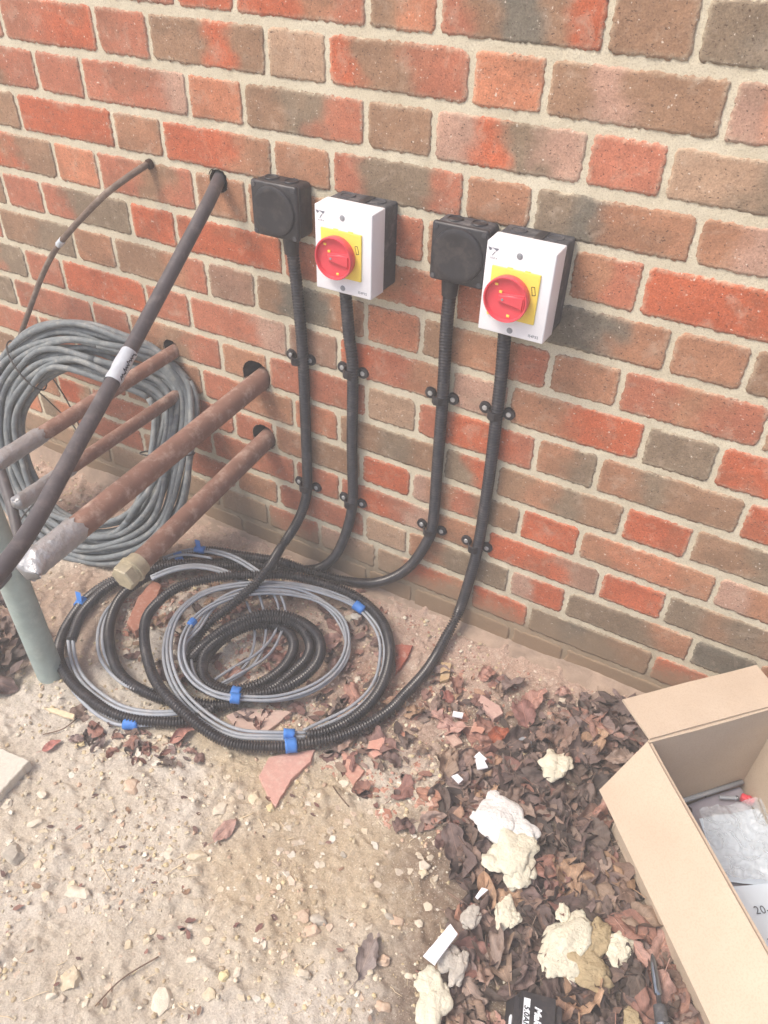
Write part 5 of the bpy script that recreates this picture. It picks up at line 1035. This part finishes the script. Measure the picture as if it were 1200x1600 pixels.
for poly, lb_ in zip(D['CHIPS'], ['tiny white rectangular trunking offcut on the rubble', 'upper half of a folded white plastic scrap on leaves', 'lower half of a folded white plastic scrap on leaves', 'crumpled white paper bit below the folded scrap', 'small white triangle scrap above the forked foam']):
    flat_scrap(poly[0], .030 if 'rubble' not in lb_ else .014, .003, m_white, 'white_scrap', lb_, 'scrap', tilt=rnd.uniform(-.2, .2))
flat_scrap(D['SPLINTER'], .012, .004, m_wood, 'wood_splinter', 'pale wood splinter on the sand below the galvanised post', 'splinter')
# ------------------------------------------------------------------ leaves
def leaf_geo(seed, n=12, m_=8, kind='oval'):
    r2 = random.Random(seed); curl = r2.uniform(.5, 3.6)*r2.choice((1, 1, -1)); bend = r2.uniform(-1.6, 1.6); tw = r2.uniform(-1.1, 1.1); fold = r2.uniform(-.3, 1.0)
    wid = r2.uniform(.19, .36); V = []; UV = []; cr = r2.uniform(.10, .22)
    for i in range(n+1):
        u_ = i/n; w_ = wid*math.sin(math.pi*min(1, u_**.85*.97+.02))**.75
        w_ *= 1+(.09 if seed % 3 else .03)*math.sin(u_*(52+seed % 5*6)+seed)
        for j in range(m_+1):
            s = (j/m_-.5)*2
            if kind == 'maple':
                lob = abs(math.sin(u_*math.pi*3.0+.5)); w2 = .46*math.sin(math.pi*min(1, u_*.98+.01))**.5*(.42+.58*lob)
                x, y = u_+abs(s)*.18*math.sin(u_*3), s*w2
            else: x, y = u_, s*w_
            cy = curl*y; yy = math.sin(cy)/curl if abs(curl) > .01 else y; zz = (1-math.cos(cy))/curl*1.5
            zz += abs(y)*fold*.6
            ax = bend*(x-.5); xx = .5+math.sin(ax)/bend if abs(bend) > .01 else x; zb_ = (1-math.cos(ax))/bend if abs(bend) > .01 else 0
            p_ = Vector((xx-.5, yy, zz+zb_)); p_.z += cr*mn.noise(Vector((x*4+seed, y*5, 0)))*1.2+cr*.5*mn.noise(Vector((x*11, y*12+seed, 5)))
            a = tw*(x-.5); p_ = Vector((p_.x, p_.y*math.cos(a)-p_.z*math.sin(a), p_.y*math.sin(a)+p_.z*math.cos(a)))
            V.append(p_); UV.append((x, s))
    zc = sum(v_.z for v_ in V)/len(V)
    for v_ in V: v_.z -= zc
    # stalk
    F = grid_faces(n+1, m_+1)
    o = len(V); b0 = V[m_//2]; b_a = Vector((b0.x-.28, b0.y+.05*r2.uniform(-2, 2), b0.z+.05))
    for q in (b0, b_a):
        for dx in ((0, .012, 0), (0, -.006, .010), (0, -.006, -.010)): V.append(q+Vector(dx)); UV.append((0, .0))
    F += [(o, o+1, o+4, o+3), (o+1, o+2, o+5, o+4), (o+2, o, o+3, o+5)]
    return [tuple(v_) for v_ in V], F, UV
LG = [leaf_geo(i, 16, 10, 'oval' if i % 6 else 'maple') for i in range(18)]
LGs = [leaf_geo(100+i, 5, 4, 'oval') for i in range(14)]
leafM = [mesh('leaf', V, F, m_leaf_o, True, uv=UV) for V, F, UV in LG]
def inbox(x, y):
    d = Vector((x, y, 0))-A0; s = d.dot(u); t_ = d.dot(v); return -.012 < s < W1+.02 and -.01 < t_ < L1+.01
BR = [(150, 132, 122), (112, 98, 92), (98, 86, 80), (120, 102, 93), (86, 76, 72), (112, 94, 90), (138, 114, 104), (98, 84, 80), (122, 106, 102), (148, 124, 112), (106, 90, 86), (156, 134, 124), (134, 116, 112)]
RD = [(150, 112, 100), (138, 102, 94), (160, 122, 110), (128, 100, 94), (170, 136, 126), (120, 96, 90)]
TN = [(170, 140, 116), (160, 128, 108), (156, 134, 118)]
placed = []
LM = [('the large white foam blob', .325, -.380), ('the big cream foam lump', .360, -.430), ('the cream foam near the flap', .395, -.275), ('the forked cream foam scrap', .375, -.515), ('the tall cream foam slab', .475, -.52),
      ('the white plastic strip', .33, -.60), ('the tool battery', .46, -.65), ('the driver bit', .605, -.50), ('the left flap corner', .457, -.345), ('the far flap corner', .44, -.235), ('the flat blue grey stone', .32, -.19), ('the white trunking offcut', .195, -.20),
      ('the folded white scrap', .27, -.25), ('the largest pink tile shard', -.045, -.45), ('the narrow pink tile shard', .06, -.40), ('the front blue tape', -.02, -.38), ('the hexagonal brass plug', -.40, -.36), ('the galvanised post', -.567, -.522), ('the inner conduit end', -.17, -.25), ('the right blue tape', .01, -.06), ('the wood splinter', -.45, -.58), ('the lower left flap', .62, -.62)]
LM = [(n_, *D['LMK'][n_]) if n_ in D['LMK'] else (n_, x_, y_) for n_, x_, y_ in LM]
def locate(x, y):
    pre = ''
    n_, lx, ly = min(LM, key=lambda q: (q[1]-x)**2+(q[2]-y)**2); dx, dy = x-lx, y-ly; d_ = math.hypot(dx, dy)
    if d_ < .022: return 'touching '+n_
    far_ = 'just ' if d_ < .06 else ('somewhat ' if d_ < .11 else 'well ')
    if abs(dx) > abs(dy)*1.6: w_ = 'left of ' if dx < 0 else 'right of '
    elif abs(dy) > abs(dx)*1.6: w_ = 'below ' if dy < 0 else 'above '
    else: w_ = ('below ' if dy < 0 else 'above ')+('left of ' if dx < 0 else 'right of ')
    return far_+w_+n_
SEEN = {}
def put_leaf(x, y, z, L_, pal, where, grp):
    i = rnd.randrange(18); o = link('dead_leaf', leafM[i]); s = L_*rnd.uniform(.8, 1.2)
    o.scale = (s, s*rnd.uniform(.85, 1.15), s*rnd.uniform(.8, 1.1)); o.rotation_euler = (rnd.gauss(0, .27), rnd.gauss(0, .25), rnd.uniform(0, 6.28))
    o.location = (x, y, gh(x, y)+z)
    nmc, cs = pal; c_ = np.array(lin(*rnd.choice(cs)))*rnd.uniform(.8, 1.1); obj_col(o, tuple(c_))
    shape = 'lobed' if i % 6 == 0 else 'curled oval'
    sz = 'large ' if s > .066 else ('small ' if s < .042 else '')
    lum = float(c_.sum()/3); tone = 'dark ' if lum < .115 else ('pale ' if lum > .20 else '')
    rx, ry = abs(o.rotation_euler[0]), abs(o.rotation_euler[1])
    shape = 'lobed' if i % 6 == 0 else ('flat' if max(rx, ry) < .22 else ('tilted' if max(rx, ry) > .55 else 'curled'))
    tag(o, '%s%s %s%s leaf %s' % (sz, shape, tone, nmc, locate(x, y)), 'leaf', 'dead leaves strewn on the ground'); return o
BRp, RDp, TNp = ('brown', BR), ('reddish brown', RD), ('tan', TN)
def scat(n, poly, z0_, z1_, L0, L1_, pals, where, grp, avoid=True, md=.018):
    k = 0; tries = 0; loc = []
    while k < n and tries < 4000:
        tries += 1; x, y = inpoly(poly)
        if inbox(x, y) or any((x-a)**2+(y-b_)**2 < md**2 for a, b_ in loc): continue
        if any(abs(x-f[0]) < f[3]*.5 and abs(y-f[1]) < f[4]*.5 for f in D['FOAM'] if f[3] > .03): continue
        loc.append((x, y)); put_leaf(x, y, rnd.uniform(z0_, z1_), rnd.uniform(L0, L1_), rnd.choice(pals), where, grp); k += 1
scat(125, D['ZA'], .010, .020, .045, .088, [BRp, BRp, BRp, RDp, TNp, BRp], 'in the thick litter left of the cardboard box', 'in the thick litter by the box', md=.022)
scat(40, D['ZB'], .005, .012, .035, .062, [BRp, RDp, RDp, TNp], 'among the rubble between the rings and the box', 'among the rubble', md=.03)
scat(46, D['ZC'], .004, .010, .030, .058, [RDp, RDp, BRp], 'on the ground inside the cable rings', 'inside the cable rings', md=.026)
scat(20, D['ZD'], .006, .03, .05, .085, [BRp], 'heaped left of the galvanised post', 'left of the post', md=.02)
scat(14, D['ZE'], .003, .008, .025, .045, [RDp, BRp], 'on the ground below the left conduits', 'below the left conduits', md=.02)
scat(18, D['ZF'], .003, .008, .025, .045, [RDp, TNp], 'between the coil and the rings under the pipes', 'under the pipes', md=.02)
# a few the photograph shows singly
def single(px_world, L_, rot, c_, label, i=1, tilt=(0, 0), z=.008):
    o = link('dead_leaf', leafM[i]); o.scale = (L_, L_, L_*.7); o.rotation_euler = (tilt[0], tilt[1], rot); o.location = (px_world[0], px_world[1], gh(*px_world)+z)
    obj_col(o, lin(*c_)); tag(o, label, 'leaf')
for nm_, L_, rot, c_, lb_, i in D['SINGLES']:
    pass
for (x, y), L_, rot, c_, lb_, i in D['SINGLES']: single((x, y), L_, rot, tuple(c_), lb_, i)
# litter: small crumpled leaves and fragments no one could count
def litter(n, poly, z0_, z1_, L0, L1_, cols, Vs, Fs, Cs, UVs):
    for _ in range(n):
        x, y = inpoly(poly)
        if inbox(x, y) and rnd.random() < .9: continue
        if clump(x, y, 8, 95) < .40 and rnd.random() < .75: continue
        V_, F_, U_ = LGs[rnd.randrange(14)]; s = rnd.uniform(L0, L1_); E_ = Matrix.Rotation(rnd.uniform(0, 6.28), 3, 'Z') @ Matrix.Rotation(rnd.gauss(0, .45), 3, 'X') @ Matrix.Rotation(rnd.gauss(0, .35), 3, 'Y')
        R3 = np.array(E_)*s; v_ = np.array(V_)@R3.T+np.array([x, y, rnd.uniform(z0_, z1_)+gh(x, y)])
        v_[:, 2] = np.maximum(v_[:, 2], .0)
        o_ = len(Vs); Vs += v_.tolist(); Fs += [tuple(k+o_ for k in f) for f in F_]; UVs += U_
        c_ = np.array(lin(*rnd.choice(cols)))*rnd.uniform(.7, 1.05); Cs += [c_.tolist()]*len(v_)
Vs, Fs, Cs, UVs = [], [], [], []
litter(1500, D['ZA'], .002, .016, .018, .058, BR+BR+RD[:2], Vs, Fs, Cs, UVs)
litter(150, D['ZB'], .001, .005, .012, .034, RD+BR+TN, Vs, Fs, Cs, UVs)
litter(170, D['ZC'], .001, .005, .012, .032, RD+BR[:3], Vs, Fs, Cs, UVs)
litter(90, D['ZD'], .001, .02, .03, .06, BR, Vs, Fs, Cs, UVs)
litter(70, D['ZE'], .001, .004, .010, .028, RD+BR, Vs, Fs, Cs, UVs)
litter(60, D['ZF'], .001, .004, .010, .028, RD+TN, Vs, Fs, Cs, UVs)
litter(70, D['FG'], .0005, .002, .006, .018, TN+RD, Vs, Fs, Cs, UVs)
me = mesh('leaf_litter', Vs, Fs, m_leaf_c, True, uv=np.array(UVs), col=np.array(Cs))
o = link('leaf_litter', me); o['kind'] = 'stuff'; tag(o, 'deep litter of small crumpled brown dead leaves and leaf fragments', 'leaf litter')
# twigs and straws
Vs, Fs = [], []
for _ in range(90):
    x, y = inpoly(rnd.choice([D['FG'], D['FG'], D['ZB'], D['ZA']])); a = rnd.uniform(0, 6.28); L_ = rnd.uniform(.01, .035); z = gh(x, y)+.002
    p = np.array([(x+L_*(k/4-.5)*math.cos(a)+rnd.gauss(0, .0006), y+L_*(k/4-.5)*math.sin(a)+rnd.gauss(0, .0006), z+rnd.uniform(0, .0015)) for k in range(5)])
    V, F = tube(p, rnd.uniform(.0003, .0007), 5); o_ = len(Vs); Vs += V.tolist(); Fs += [tuple(k+o_ for k in f) for f in F]
o = link('straw', mesh('straw', Vs, Fs, m_wood, True)); o['kind'] = 'stuff'; tag(o, 'thin pale straws and splinters strewn over the ground', 'straw')
for i, (a, b_, c_, lb_) in enumerate(D['TWIGS']):
    q = [Vector((p_[0], p_[1], gh(*p_[:2])+.004)) for p_ in (a, b_, c_)]
    V, F = tube(smooth_path(catmull([tuple(k) for k in q], .005), 3), .0011, 6); o = link('twig', mesh('twig', V.tolist(), F, m_twig, True)); tag(o, lb_, 'twig')
for o in list(scene.objects):
    if '_o' in o: del o['_o']
# ------------------------------------------------------------------ thin pale volume added to imitate lens glare and lift the blacks
hz = MB(); hz.box(-3.4, 2.6, -3.2, .9, -1.1, 3.0)
m_glare_haze = bpy.data.materials.new('glare_haze'); m_glare_haze.use_nodes = True; nt = m_glare_haze.node_tree; nt.nodes.clear()
out = nt.nodes.new('ShaderNodeOutputMaterial'); pv = nt.nodes.new('ShaderNodeVolumePrincipled'); pv.inputs['Density'].default_value = GLARE_HAZE; pv.inputs['Color'].default_value = (1, .98, .95, 1)
nt.links.new(pv.outputs[0], out.inputs['Volume'])
o = link('glare_haze', hz.me('glare_haze', m_glare_haze)); o['kind'] = 'stuff'; tag(o, 'thin pale veil added in front of the wall to imitate lens glare', 'glare_haze')
